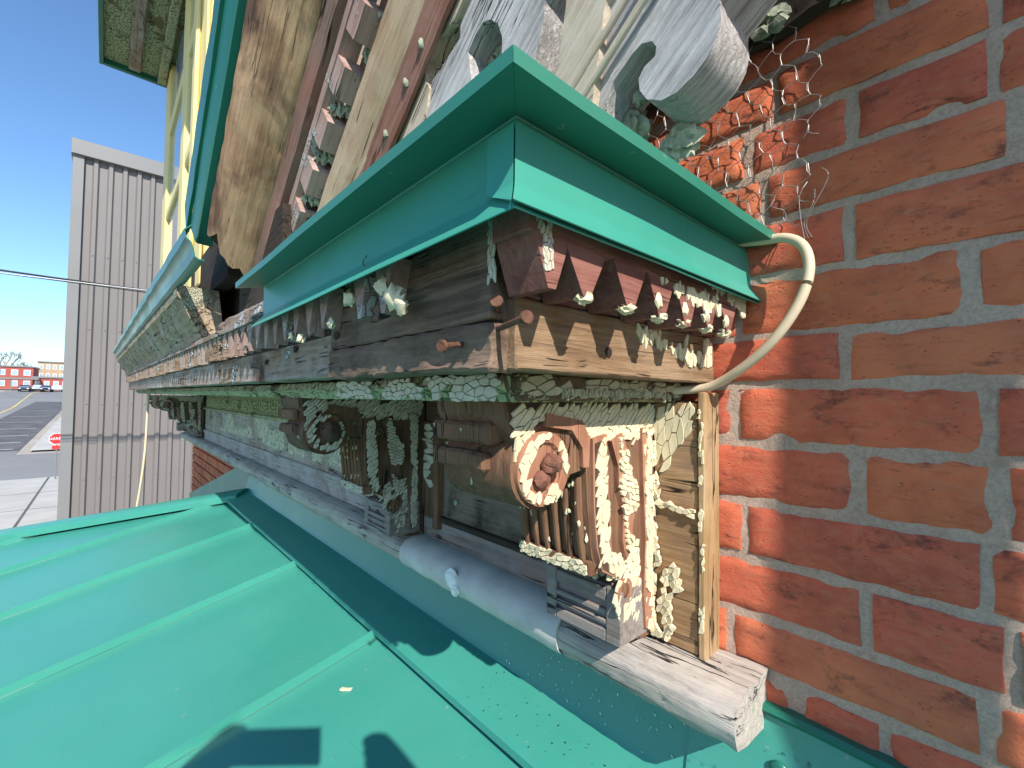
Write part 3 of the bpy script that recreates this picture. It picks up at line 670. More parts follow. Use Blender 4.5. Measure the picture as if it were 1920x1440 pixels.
# ------------------------------------------------------------------ brackets
def make_bracket(xn, near, sage, seed):
    W_ = .130; x0 = xn-W_
    fl = M['flake_sage'] if sage else M['flake']
    prof = [(-.05, 4.497), (-.362, 4.497), (-.360, 4.482), (-.350, 4.466)]+arc(-.302, 4.42, .048, 140, 325, 12)+[(-.250, 4.408), (-.219, 4.412), (-.216, 4.36), (-.208, 4.30), (-.198, 4.276), (-.150, 4.268), (-.122, 4.25), (-.115, 4.20), (-.10, 4.155), (-.05, 4.15)]
    m = MB(); m.extr(prof, lambda p, q, t: (t, p, q), lin(x0, xn, 5), .0014, 40, seed)
    br = m.build('bracket', M['bracket_sage'] if sage else M['bracket_old'], cor, 40)
    ORG[br.name] = ORG[cor.name]
    for i, (y0, y1, z0, z1, mt) in enumerate(((-.362, -.335, 4.448, 4.472, 'bracket_old'), (-.360, -.335, 4.416, 4.438, 'bracket_old'))):
        MB().rbox(x0-.012, xn-.022-.012*i, y0, y1, z0, z1, .012, .004, .002, 45, seed+i).build('scroll_slat', M[mt], br)
    # front flutes with their lower rail
    for i in range(6):
        x = x0+.014+i*.0205
        MB().tube([(x, -.218, 4.40), (x, -.218, 4.36), (x, -.211, 4.31), (x, -.207, 4.292)], .0055, 8).build('flute', M['bracket_old'], br)
    MB().rbox(x0-.003, xn+.001, -.212, -.190, 4.271, 4.291, .02, .002, .0015, 60, seed).build('flute_rail', M['bracket_old'], br)
    # rosette disc and knob on the side of the scroll
    m = MB(); n = 28
    ring = []
    for rr2, h in ((.043, 0), (.043, .006), (.031, .007), (.027, .003), (.0, .003)): ring.append([(xn+h, -.302+rr2*math.cos(2*math.pi*i/n), 4.42+rr2*math.sin(2*math.pi*i/n)) for i in range(n)])
    V = [p for q in ring for p in q]; F = [(k*n+i, k*n+(i+1) % n, (k+1)*n+(i+1) % n, (k+1)*n+i) for k in range(4) for i in range(n)]
    m.add(V, F).build('rosette', M['bracket'] if near else M['bracket_old'], br)
    kr = 1 if near else 1.7
    m = MB(); m.blob((xn+.012, -.296, 4.425), (.012*kr, .012*kr, .013*kr), 3, .3, 1.8, seed); m.blob((xn+.008, -.308, 4.409), (.008, .012, .010), 2, .4, 2, seed+1)
    m.build('rosette_knob', M['red_wood'], br)
    # relief on the side: front rim, rear rim, curl and oval
    def rel(poly, h, name='carving', mt=None):
        m = MB(); m.extr(poly, lambda p, q, t: (t, p, q), [xn-.001, xn+h*.8, xn+h], .0008, 60, seed); return m.build(name, mt or (M['bracket_sage'] if sage else M['bracket']), br, 40)
    rel([(-.217, 4.45), (-.188, 4.455), (-.184, 4.41), (-.180, 4.36), (-.176, 4.30), (-.165, 4.262), (-.196, 4.278), (-.208, 4.31), (-.214, 4.36)], .009)
    rel([(-.100, 4.46), (-.074, 4.46), (-.072, 4.33), (-.070, 4.18), (-.088, 4.17), (-.094, 4.22), (-.090, 4.30), (-.096, 4.38)], .007)
    rel([(-.175, 4.445), (-.150, 4.455), (-.138, 4.43), (-.130, 4.40), (-.118, 4.39), (-.112, 4.36), (-.122, 4.33), (-.128, 4.29), (-.140, 4.28), (-.150, 4.31), (-.146, 4.35), (-.158, 4.38), (-.160, 4.41)], .008)
    rel(arc(-.135, 4.235, .018, 0, 360, 14)[:-1], .003)
    rel([(-.300, 4.468), (-.255, 4.462), (-.235, 4.44), (-.232, 4.415), (-.222, 4.415), (-.220, 4.45), (-.235, 4.474), (-.30, 4.484)], .007)
    m = MB(); m.blob((xn+.002, -.135, 4.236), (.003, .011, .012), 2, .1, 2, 1); m.build('oval_boss', M['bracket_old'], br)
    # foot block with a framed panel on its face
    fx0, fx1 = x0-.006, xn+.003
    MB().rbox(fx0, fx1, -.140, -.06, 4.160, 4.236, .02, .002, .0012, 60, seed).build('foot_block', M['grey_block'], br)
    for a, b, c, d in ((fx0, fx0+.020, 4.160, 4.237), (fx1-.024, fx1+.001, 4.160, 4.237), (fx0+.0205, fx1-.0245, 4.160, 4.176), (fx0+.0205, fx1-.0245, 4.216, 4.234), (fx0+.0205, fx1-.0245, 4.183, 4.190), (fx0+.0205, fx1-.0245, 4.196, 4.204)):
        MB().rbox(a, b, -.147, -.139, c, d, .02, .0015, .0008, 70, seed).build('foot_frame', M['grey_block'], br)
    MB().rbox(x0+.004, xn-.004, -.128, -.06, 4.237, 4.268, .015, .003, .003, 60, seed+2).build('neck', M['bracket_old'], br)
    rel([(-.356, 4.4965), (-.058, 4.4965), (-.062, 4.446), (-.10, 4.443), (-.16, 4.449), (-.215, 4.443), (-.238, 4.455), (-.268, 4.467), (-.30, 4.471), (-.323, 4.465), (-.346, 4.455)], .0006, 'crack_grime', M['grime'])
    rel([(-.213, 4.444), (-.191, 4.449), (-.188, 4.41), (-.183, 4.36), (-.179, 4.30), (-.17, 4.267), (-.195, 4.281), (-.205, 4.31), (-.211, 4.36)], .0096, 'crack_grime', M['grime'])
    # plates of cracked paint
    sp = ((xn+.0008, 0, 0), (0, 1, 0), (0, 0, 1), (1, 0, 0))
    m = MB(); gk = 1 if near else 1.9
    L_, W2 = (.021, .0075) if near else (.018, .0062)
    m.plates(*sp, [(-.358, 4.497), (-.055, 4.497), (-.06, 4.443), (-.10, 4.440), (-.16, 4.446), (-.215, 4.440), (-.235, 4.452), (-.265, 4.464), (-.30, 4.469), (-.325, 4.462), (-.350, 4.452)], R(44), L_*1.4, W2, .17*gk, .0026, .0012, .04, seed+1)
    m.plates((xn+.0098, 0, 0), *sp[1:], [(-.214, 4.445), (-.19, 4.45), (-.187, 4.41), (-.182, 4.36), (-.178, 4.30), (-.168, 4.265), (-.196, 4.28), (-.206, 4.31), (-.212, 4.36)], R(58), L_, W2, .12*gk, .0018, .0012, .04, seed+2)
    m.plates((xn+.007, 0, 0), *sp[1:], [(-.099, 4.46), (-.074, 4.46), (-.072, 4.33), (-.070, 4.18), (-.088, 4.17), (-.093, 4.22), (-.089, 4.30), (-.095, 4.38)], R(80), L_*.8, W2, .14*gk, .002, .002, .18, seed+3)
    m.plates(*sp, [(-.18, 4.30), (-.10, 4.30), (-.09, 4.20), (-.12, 4.16), (-.15, 4.20), (-.175, 4.26)], R(55), L_*.8, W2, .2*gk, .002, .003, .36, seed+4, bare=[arc(-.135, 4.235, .016, 0, 360, 10)], dn=30)
    m.plates((xn+.0085, 0, 0), *sp[1:], [(-.160, 4.45), (-.146, 4.45), (-.128, 4.40), (-.112, 4.38), (-.112, 4.35), (-.126, 4.28), (-.142, 4.28), (-.148, 4.34), (-.158, 4.38)], R(-20), L_*.5, W2, .15*gk, .003, .004, .2, seed+5, dn=25)
    m.plates((xn+.0072, 0, 0), *sp[1:], arc(-.302, 4.42, .043, 0, 360, 18), R(60), .015, .007, .12*gk, .0014, .002, .16, seed+6, bare=[arc(-.300, 4.422, .028, 0, 360, 12)], dn=38)
    m.plates(*sp, [(-.345, 4.462), (-.31, 4.468), (-.30, 4.465), (-.335, 4.44), (-.35, 4.42)], R(70), .016, .007, .12*gk, .002, .002, .1, seed+7)
    m.plates((0, -.2125, 0), (1, 0, 0), (0, 0, 1), (0, -1, 0), [(x0, 4.291), (xn, 4.291), (xn, 4.272), (x0, 4.272)], R(10), .010, .006, .2, .002, .003, .25, seed+8)
    r3 = random.Random(seed)
    for i in range(34):
        x = x0+r3.random()*W_; z = r3.uniform(4.30, 4.40); m.blob((x, -.222+(.01 if z < 4.34 else 0), z), (.0028, .002, .003+.003*r3.random()), 1, .6, 2, i)
    for i in range(26): m.blob((x0+.02+r3.random()*(W_-.02), -.132+r3.uniform(-.01, .02), 4.24+r3.random()*.02), (.006, .006, .0055), 1, .4, 2, i)
    m.build('paint_flakes', fl, br)['kind'] = 'stuff'
    return br
make_bracket(-.368, True, False, 100).location = (0, .013, 0)
make_bracket(-1.022, False, True, 200)
make_bracket(-4.55, False, True, 300)
make_bracket(-5.33, False, True, 320)

# crown mould and gutter along the far stretch
CP = [(-.380, 4.668), (-.440, 4.669), (-.445, 4.690), (-.447, 4.700), (-.456, 4.712), (-.468, 4.724), (-.479, 4.748), (-.486, 4.770), (-.494, 4.784), (-.504, 4.792), (-.506, 4.815), (-.496, 4.825), (-.40, 4.825)]
MB().extr(CP, skf, xs_(-5.55, -1.66, .05), .003, 22, 3).build('crown_mould', M['crown_far'], cor)
MB().rbox(-1.66, -.99, -.405, -.37, 4.612, 4.72, .03, .004, .005, 25, 4, sk).build('backing_board', M['fascia_far'], cor, label='bare pale board exposed where the crown mould is missing')
m = MB(); m.plates((0, -.462, 0), (1, 0, 0), (0, -.25, .97), (0, -.97, -.25), [(-5.4, 4.73), (-1.75, 4.73), (-1.75, 4.79), (-5.4, 4.79)], R(60), .05, .02, .3, .002, .01, .55, 31, dn=6); 
m.v = [sk(p) for p in m.v]; m.build('paint_flakes', M['flake_sage'], cor)['kind'] = 'stuff'
GP = [(-.494, 4.826), (-.505, 4.826), (-.512, 4.831), (-.515, 4.846), (-.521, 4.866), (-.531, 4.874), (-.534, 4.892), (-.52, 4.905)]
MB().strip(GP, skf, xs_(-5.62, -1.30, .06), .003, .004, 6, 8).build('gutter_flashing', M['green_dark'], cor, 40)

# ================================================================== GREEN CAP FLASHING ON THE CORNER
cap = thing('cap_flashing', (-.6, -.3, 4.66), 'green folded metal cap covering the near corner of the cornice', 'flashing')
CLIP = [(-.02, 4.724), (.030, 4.724), (.0425, 4.7225), (.043, 4.7135), (.0015, 4.7168)]
CAPP = [(.001, 4.7162), (.0, 4.7145), (.0, 4.662), (.002, 4.656), (.017, 4.637), (.0185, 4.634)]
def capl(p, q, t):      # t from 0 (left end) to 1 (mitre)
    xe = -.25+p; xl = -.985-max(0, p)*.9; x = xl+(xe-xl)*t
    return (x, -.44-p+nz((x*3, q*4, 1), 2, 2)*.0012, q+nz((x*3, q*4, 5), 2, 3)*.0012)
def capr(p, q, t):
    y0 = -.44-p; y = y0+(-.003-y0)*t
    return (-.25+p+nz((y*4, q*4, 2), 2, 4)*.0012, y, q+nz((y*4, q*4, 7), 2, 5)*.0010)
MB().strip(CAPP, capl, lin(0, 1, 24), .0012).build('front_sheet', M['green'], cap, 30)
MB().strip(CAPP, capr, lin(0, 1, 20), .0012).build('return_sheet', M['green'], cap, 30)
MB().add([(-.985, -.46, 4.7245), (-.27, -.46, 4.7245), (-.27, -.003, 4.7305), (-.985, -.003, 4.7305)], [(0, 1, 2, 3)]).build('top_sheet', M['green'], cap, None)
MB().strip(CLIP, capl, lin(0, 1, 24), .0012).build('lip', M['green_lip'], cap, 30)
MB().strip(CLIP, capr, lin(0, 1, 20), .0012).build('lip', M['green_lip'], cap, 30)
# the return sheet lapped round the corner with a curled tab
TP = [(.0022, 4.708), (.003, 4.662), (.005, 4.656), (.0195, 4.637)]
MB().strip(TP, lambda p, q, t: (-.25+p-.032*(1-t)*max(0, min(1, (q-4.652)/.006)) if t < 1 else -.25+p, -.4425-p, q), lin(0, 1, 4), .0012).build('corner_tab', M['green'], cap, 30)
MB().strip(TP, lambda p, q, t: (-.2478+p, -.443-p+.46*t*(.95 if q > 4.7 else 1), q-.0*t), lin(0, 1, 16), .0012).build('lapped_sheet', M['green'], cap, 30)
m = MB(); m.tube([(-.51, -.4425, 4.668), (-.512, -.446, 4.660), (-.506, -.4445, 4.650)], .0008, 5); m.build('loose_wire', M['rust'], cap)

# ================================================================== RAKING GABLE TRIM ABOVE
rk = thing('raking_trim', (-.6, -.3, 5.0), 'weathered raking gable trim with dentils and scroll cut boards above the green cap', 'gable trim')
dR = Vector((math.cos(RK), 0, math.sin(RK))); mR = Vector((-math.sin(RK), 0, math.cos(RK))); P0 = Vector((-1, 0, 4.7))
def rf(y, n, t):
    P = P0+dR*t+mR*n; return (P.x, y, P.z)
S0, S1 = -.12, 1.75
st = lin(S0, S1, 70)
MB().strip([(-.515, .475), (-.507, .415), (-.503, .408), (-.470, .404)], rf, lin(-.20, S1, 40), .003, .002, 9, 2).build('rake_flashing', M['green_dark'], rk, 40)
MB().extr([(-.522, .478), (-.520, .56), (-.519, .600), (-.515, .600), (-.514, .478)], lambda p, q, t: rf(p, q+(.012*nz((t, 0, 0), 6, 2)+.006*nz((t, 0, 0), 25, 2) if q > .59 else 0), t), lin(-.22, S1, 90), .0025, 14, 3).build('rake_flashing', M['green_dark'], rk, 40)
MB().box(-.0, .0, 0, 0, 0, 0) if False else None
MB().extr([(-.50, .47), (-.44, .47), (-.44, .38), (-.462, .395)], rf, lin(-.16, S1, 30), .004, 14, 4).build('dark_batten', M['dark_wood'], rk)
crn = []
for i_ in range(13):        # a bulging ovolo between the two edges of the crown
    a_ = i_/12; b_ = math.sin(math.pi*a_)**.8*.026
    crn.append((-.490+.090*a_-.818*b_, .398-.138*a_-.575*b_))
crn += [(-.39, .262), (-.37, .30), (-.42, .395)]
def crf(p, q, t):
    if t < S0+.03: t = t+.05*nz((p*30, q*30, 1), 1, 7)-.06*max(0, min(1, (.34-q)/.08))
    return rf(p+.002*nz((t*2, q*20, 0), 3, 5), q, t)
MB().extr(crn, crf, [S0]+lin(S0+.03, S1, 130), .0022, 30, 5).build('crown_mould', M['rk_crown'], rk, 50)
MB().extr([(-.405, .258), (-.398, .250), (-.392, .228), (-.36, .226), (-.36, .258)], rf, lin(S0-.02, S1, 60), .0014, 30, 6).build('red_fillet', M['rk_red'], rk, 40)
MB().extr([(-.378, .2255), (-.379, .196), (-.345, .190), (-.345, .2255)], rf, lin(S0+.05, S1, 60), .0012, 30, 7).build('dentil_band', M['rk_dent'], rk, 40)
MB().extr([(-.338, .1945), (-.336, .136), (-.32, .136), (-.32, .1945)], rf, lin(S0+.05, S1, 50), .0010, 30, 8).build('dentil_backing', M['rk_red'], rk, 40)
s_ = -.03; i = 0
while s_ < 1.7:
    a = s_+random.uniform(-.004, .004)
    MB().extr([(-.3775, .1955), (-.3765, .144), (-.3365, .142), (-.3365, .1955)], rf, [a, a+.02, a+.04, a+.056], .0012, 40, 60+i).build('dentil', M['rk_dent'], rk, 40)
    if i < 12:
        m = MB()
        for q in range(random.choice((1, 2, 3))): m.blob(rf(-.345-.008*q, .155+.014*q, a-.012-.010*q), (.009, .007, .012), 3, .9, 2.2, i*5+q)
        m.build('paint_lump', M['lichen'], rk)
    s_ += .0985; i += 1
MB().extr([(-.3335, .1355), (-.349, .132), (-.343, .108), (-.336, .084), (-.326, .072), (-.320, .064), (-.30, .066), (-.30, .1355)], rf, lin(S0+.1, S1, 60), .0016, 34, 9).build('bed_moulding', M['rk_bed'], rk, 50)
MB().extr([(-.322, .066), (-.303, .030), (-.296, .030), (-.296, .07)], rf, lin(S0+.1, S1, 60), .0014, 30, 10).build('red_fillet', M['rk_red'], rk, 40)
m = MB()
for i in range(9): m.blob(rf(-.312, .046, .20+.085*i+random.uniform(-.02, .02)), (.005, .005, .008), 2, .4, 2, i)
m.build('paint_lump', M['lichen'], rk)
RB0 = [(-0.614, 5.144), (-0.645, 5.119), (-0.697, 5.072), (-0.728, 5.023), (-0.772, 4.943), (-0.684, 4.88), (-0.668, 4.911), (-0.652, 4.954), (-0.636, 4.978), (-0.628, 5.006), (-0.642, 5.026), (-0.638, 5.06), (-0.607, 5.073), (-0.562, 5.076), (-0.537, 5.093)]
RB1 = [(-0.522, 5.085), (-0.549, 5.066), (-0.551, 5.047), (-0.575, 5.036), (-0.626, 5.02), (-0.635, 5.007), (-0.644, 4.975), (-0.66, 4.956), (-0.679, 4.899), (-0.535, 4.827), (-0.518, 4.955), (-0.53, 5.012), (-0.51, 5.028), (-0.495, 5.035), (-0.477, 5.028), (-0.461, 5.012), (-0.452, 4.987), (-0.452, 4.954), (-0.454, 4.915), (-0.429, 4.788), (-0.399, 4.778), (-0.405, 4.869), (-0.396, 4.905), (-0.387, 4.927), (-0.375, 4.96), (-0.372, 4.985)]
RB2 = [(-0.329, 4.95), (-0.336, 4.905), (-0.346, 4.86), (-0.353, 4.757), (-0.286, 4.733), (-0.292, 4.809), (-0.286, 4.847), (-0.28, 4.883), (-0.275, 4.914)]
RB3 = [(-0.283, 4.925), (-0.293, 4.855), (-0.298, 4.808), (-0.294, 4.739), (-0.285, 4.736), (-0.287, 4.791), (-0.282, 4.812), (-0.272, 4.832), (-0.259, 4.84), (-0.25, 4.848), (-0.239, 4.852), (-0.228, 4.848), (-0.223, 4.839), (-0.224, 4.831), (-0.236, 4.827), (-0.242, 4.818), (-0.241, 4.806), (-0.233, 4.793), (-0.218, 4.784), (-0.202, 4.784), (-0.186, 4.791), (-0.174, 4.8), (-0.166, 4.813), (-0.162, 4.828), (-0.163, 4.846)]
def board(name, out, y0, y1, mat, seed, e0=True):
    """flat sawn board: the outline runs from upper left, round the lower end, to upper right; the top carries on up the rake"""
    ext = [(out[-1][0]+dR.x*k, out[-1][1]+dR.z*k) for k in (.1, .2, .32)]
    ext2 = [(out[0][0]+dR.x*k, out[0][1]+dR.z*k) for k in (.32, .2, .1)]
    pts = []
    seq = out+ext+ext2
    for a, b in zip(seq, seq[1:]+seq[:1]):
        L = math.hypot(b[0]-a[0], b[1]-a[1]); n = max(1, min(12, int(L/.008)))
        pts += [(a[0]+(b[0]-a[0])*i/n, a[1]+(b[1]-a[1])*i/n) for i in range(n)]
    m = MB(); m.extr(pts, lambda p, q, t: (p, t, q), [y0, y0+.0025]+lin(y0+.012, y1, 3), .0010, 70, seed)
    n = len(pts); cx = sum(p[0] for p in pts)/n
    return m.build(name, mat, rk, 45)
board('sawn_board', RB0, -.290, -.235, M['rk_bead'], 1)
board('sawn_board', RB1, -.285, -.225, M['rk_grey'], 2)
board('beaded_strip', RB2, -.295, -.240, M['rk_bead'], 3)
board('scroll_board', RB3, -.285, -.222, M['rk_grey'], 4)
for k_, (a, b, r_) in enumerate((((-.335, 4.83), (.006, .0), .0038), ((-.310, 4.82), (.0, .0), .0042))):
    P = Vector((a[0], -.2955, a[1])); MB().tube([P-dR*.10, P, P+dR*.3, P+dR*.9], r_, 10).build('bead', M['rk_bead'], rk)
back = [(-.98, 4.74), (-.30, 4.74), (-.335, 4.80), (-.355, 4.90), (-.30, 4.96)]
back += [(-.30+dR.x*.25, 4.96+dR.z*.25), (-.98+dR.x*.5, 5.0+dR.z*.9)]
MB().extr(back, lambda p, q, t: (p, t, q), [-.215, -.14]).build('backing_board', M['dark_wood'], rk, None)
m = MB()
for i, (x, y, z, r_) in enumerate(((-.275, -.24, 4.80, .016), (-.262, -.25, 4.825, .008), (-.225, -.225, 4.776, .016), (-.235, -.23, 4.768, .012), (-.285, -.23, 4.785, .012), (-.505, -.24, 5.018, .012), (-.52, -.24, 5.0, .014))):
    m.blob((x, y, z), (r_, r_*.8, r_*1.25), 3, .7, 2.6, i)
m.build('paint_crust', M['lichen'], rk)
# lumpy underside of the moulding against the bricks, upper right
m = MB(); m.rbox(-.46, -.085, -.022, -.003, 4.985, 5.15, .02, .006, .010, 22, 3, lambda P: (P[0], P[1]-.006*max(0, nz(P, 20, 4)), P[2]+(P[0]+.2)*.02)); m.build('wall_moulding', M['dark_wood'], rk)
m = MB(); r5 = random.Random(4)
for i in range(16): m.blob((r5.uniform(-.30, -.10), -.02, r5.uniform(4.99, 5.05)), (r5.uniform(.008, .018), .008, r5.uniform(.008, .016)), 2, .7, 2.6, i)
m.build('paint_crust', M['lichen'], rk)

# ================================================================== YELLOW BAY WINDOW ABOVE THE FAR CORNICE
bay = thing('bay_window', (-2.7, -.2, 5.0), 'yellow painted oriel window with green edged eaves above the far cornice', 'window')
MB().box(-3.86, -1.98, -.385, -.02, 4.9, 6.66).build('bay_core', M['yellow'], bay, None)
BY = -.42
for a, b, n_ in ((-2.36, -1.95, 'casing'), (-2.86, -2.70, 'mullion'), (-3.88, -3.62, 'casing')):
    MB().rbox(a, b, BY, -.38, 4.88, 6.655, .3, .008, .002, 12, 3).build(n_, M['yellow'], bay, 40)
MB().rbox(-2.30, -2.20, BY-.018, BY-.001, 4.9, 6.65, .3, .006, .002, 12, 5).build('moulding', M['yellow'], bay, 40)
MB().rbox(-2.05, -1.955, BY-.012, BY-.001, 4.9, 6.65, .3, .006, .002, 12, 6).build('moulding', M['yellow'], bay, 40)
for a, b in ((-2.70, -2.36), (-3.62, -2.86)):
    for z0, z1 in ((5.05, 5.62), (5.68, 6.18), (6.24, 6.60)):
        MB().box(a+.002, b-.002, BY+.020, BY+.024, z0, z1).build('pane', M['glass'], bay, None)
    for z in (5.65, 6.21): MB().rbox(a-.002, b+.002, BY+.004, BY+.033, z-.028, z+.028, .3, .006, .001, 12, 7).build('glazing_bar', M['yellow'], bay, 40)
    MB().rbox(a-.002, b+.002, BY-.01, BY+.033, 4.92, 5.04, .3, .006, .001, 12, 8).build('window_sill', M['yellow'], bay, 40)
MB().box(-3.87, -1.45, -.74, -.02, 6.665, 6.80).build('eaves_board', M['soffit'], bay, None)
MB().rbox(-3.84, -1.45, -.62, -.56, 6.63, 6.664, .2, .006, .004, 12, 9).build('soffit_moulding', M['fascia_far'], bay, 40)
MB().rbox(-3.84, -1.45, -.47, -.425, 6.61, 6.664, .2, .006, .004, 12, 10).build('soffit_moulding', M['soffit'], bay, 40)
MB().rbox(-3.90, -1.42, -.765, -.741, 6.63, 6.84, .3, .003, .001, 8, 9).build('eaves_edge', M['green_dark'], bay, 40)
MB().rbox(-3.90, -3.871, -.741, -.02, 6.63, 6.84, .3, .003, .001, 8, 9).build('eaves_edge', M['green_dark'], bay, 40)

# ================================================================== CABLES AND NETTING
def spline(P, n=8):
    P = [Vector(p) for p in P]; out = []
    for i in range(len(P)-1):
        p0 = P[max(0, i-1)]; p1 = P[i]; p2 = P[i+1]; p3 = P[min(len(P)-1, i+2)]
        for k in range(n):
            t = k/n; out.append(.5*((2*p1)+(-p0+p2)*t+(2*p0-5*p1+4*p2-p3)*t*t+(-p0+3*p1-3*p2+p3)*t**3))
    return out+[P[-1]]
MBc = MB(); MBc.tube(spline([(-.30, -.03, 4.725), (-.225, -.022, 4.716), (-.190, -.024, 4.710), (-.170, -.028, 4.692), (-.1635, -.034, 4.66), (-.172, -.042, 4.622), (-.198, -.046, 4.580), (-.238, -.042, 4.545), (-.285, -.036, 4.5205), (-.33, -.05, 4.515), (-.36, -.09, 4.512)]), .0062, 12)
tag(MBc.build('looped_cable', M['cable'], None, 60), 'beige cable looping out of the cornice end across the bricks', 'cable')
MBc = MB(); MBc.tube(spline([(-4.85, -.36, 4.62), (-4.83, -.40, 4.50), (-4.80, -.415, 4.0), (-4.80, -.455, 3.55), (-4.80, -.52, 3.0)]), .0085, 8)
tag(MBc.build('hanging_cord', M['cable'], None, 60), 'pale cord hanging straight down from the far cornice', 'cord')
for i, (dz, dx, r_, mt, lb) in enumerate(((.02, 0, .012, 'black_wire', 'upper black overhead wire crossing in front of the grey building'), (-.06, .10, .005, 'white_wire', 'pale overhead wire twisted below the black one'), (-.10, .02, .009, 'black_wire', 'lower thin black overhead wire under the pale one'))):
    P = [(-7.3+dx*(k-3)*.1, -14+1.6*k, 5.83+dz*(1-.06*k)+.012*(k-9)**2*.12+(.02*math.sin(k*1.3+i*2))) for k in range(11)]
    tag(MB().tube(spline(P, 5), r_, 6).build('overhead_wire', M[mt], None, 60), lb, 'wire', 'overhead wires')
# chicken wire on the bricks
net = MB(); rn_ = random.Random(12); hs = .0175
NP = [(-.43, 4.92), (-.36, 5.03), (-.20, 5.03), (-.150, 4.93), (-.152, 4.86), (-.168, 4.80), (-.160, 4.765), (-.185, 4.715), (-.23, 4.72), (-.30, 4.79)]
nodes = {}
def nd(i, j):
    if (i, j) not in nodes:
        a = i*hs*.5*1.732*.92+rn_.uniform(-.003, .003); b = j*hs*.5+rn_.uniform(-.003, .003)
        x = -.46+a; z = 4.69+b+a*.06
        nodes[i, j] = Vector((x, -.012-.010*(.5+.5*nz((x, 0, z), 11, 2))-rn_.uniform(0, .003), z))
    return nodes[i, j]
def wire(p, q):
    mx = (p+q)/2
    if not inside(mx.x, mx.z, NP): return
    if rn_.random() < .02: return
    mid = mx+Vector((rn_.uniform(-.002, .002), rn_.uniform(-.002, .001), rn_.uniform(-.002, .002)))
    net.tube([p, mid, q], .00052, 5, False)
for i in range(0, 25):
    for jj in range(0, 16):
        j0 = jj*6+(3 if i % 2 else 0)
        # hexagon: vertical twisted edge and two slants
        net_a = nd(i, j0); net_b = nd(i, j0+2)
        for o_ in (-.0008, .0008): wire(net_a+Vector((o_, 0, 0)), net_b-Vector((o_, 0, 0)))
        wire(net_b, nd(i+1, j0+3)); wire(net_b, nd(i-1, j0+3))
for k_ in (1, 3, 5):         # frayed wires gathered at the lower edge
    p = Vector((-.172+.004*k_, -.02, 4.765+.012*(k_ % 3))); net.tube(spline([p, p+Vector((.006*(k_-3)*.6, -.006, -.018)), Vector((-.176+.0015*k_, -.022, 4.728)), Vector((-.174+.002*k_, -.018, 4.706))], 4), .0005, 5, False)
tag(net.build('chicken_wire', M['wire'], None, 60), 'torn hexagonal chicken wire netting hanging over the bricks', 'wire netting')

# ================================================================== THE FAR STREET
ZS = 2.19
sg = thing('stop_sign', (-33, -2.47, 0), 'red octagonal stop sign half hidden by the grey building corner', 'road sign')
M['sign_red'] = plain('sign_red', (.62, .03, .03), .5, .05); M['white'] = plain('white_paint', (.8, .8, .8), .5, .05)
MB().tube([(-33.03, -2.47, 0), (-33.03, -2.47, 2.5)], .03, 8).build('post', M['clad_trim'], sg)
MB().extr([(-2.47+.31*math.cos(R(22.5+45*i)), ZS+.31*math.sin(R(22.5+45*i))) for i in range(8)], lambda p, q, t: (t, p, q), [-33, -32.99]).build('octagon_rim', M['white'], sg, None)
MB().extr([(-2.47+.285*math.cos(R(22.5+45*i)), ZS+.285*math.sin(R(22.5+45*i))) for i in range(8)], lambda p, q, t: (t, p, q), [-32.99, -32.985]).build('octagon_face', M['sign_red'], sg, None)
MB().box(-33, -32.985, -2.64, -2.30, 1.66, 1.84).build('lower_plate', M['sign_red'], sg, None)
fc = bpy.data.curves.new('sign_text', 'FONT'); fc.body = 'ARRÊT'; fc.size = .17; fc.align_x = 'CENTER'; fc.align_y = 'CENTER'; fc.extrude = .001
to = bpy.data.objects.new('lettering_curve', fc); col.objects.link(to); bpy.context.view_layer.update()
me = bpy.data.meshes.new_from_object(to.evaluated_get(bpy.context.evaluated_depsgraph_get())); bpy.data.objects.remove(to)
lo = bpy.data.objects.new('lettering', me); col.objects.link(lo); lo.parent = sg; lo.location = (.0175, 0, ZS); lo.rotation_euler = (R(90), 0, R(90)); me.materials.clear(); me.materials.append(M['white'])
def car(x, y, c, label, z=None):
    z = tz(x) if z is None else z
    o = thing('parked_car', (x, y, z), label, 'car', 'cars at the end of the road')
    mt = plain('car_paint', c, .3, .03)
    L_ = [(-2.1, .35), (-2.15, .75), (-1.2, .88), (-.7, 1.42), (1.0, 1.45), (1.7, .95), (2.1, .85), (2.15, .35)]
    MB().extr(L_, lambda p, q, t: (x+p, y+t*(1 if q < 1 else .82), z+q), [-.88, -.8, .8, .88]).build('body', mt, o, 30)
    for s1 in (-1, 1):
        MB().extr([(-.95, .95), (-.6, 1.36), (.9, 1.38), (1.35, .98)], lambda p, q, t: (x+p, y+s1*(.80+t), z+q), [.0, .03]).build('side_window', M['glass'], o, None)
        for wx in (-1.35, 1.35): MB().tube([(x+wx, y+s1*.72, z+.32), (x+wx, y+s1*.9, z+.32)], .32, 14).build('wheel', M['black_wire'], o)
        MB().box(x+2.13, x+2.17, y+s1*.62-.16, y+s1*.62+.16, z+.62, z+.78).build('headlight', M['white'], o, None)
    MB().add([(x+1.03, y-.68, z+1.40), (x+1.03, y+.68, z+1.40), (x+1.69, y+.76, z+.97), (x+1.69, y-.76, z+.97)], [(0, 1, 2, 3)]).build('windscreen', M['glass'], o, None)
    MB().box(x+2.14, x+2.2, y-.85, y+.85, z+.36, z+.55).build('bumper', M['black_wire'], o, None)
car(-150, -14.35, (.03, .035, .05), 'dark car parked nearest the red brick building')
car(-152, -12.4, (.42, .45, .48), 'silver car parked right of the dark one')
car(-150, -11.0, (.02, .025, .05), 'navy car parked in front of the tan building')
car(-151, -9.2, (.75, .75, .75), 'white car at the right end of the far row')
car(-66, -11.6, (.015, .02, .04), 'dark blue van cut off by the left edge of the view')
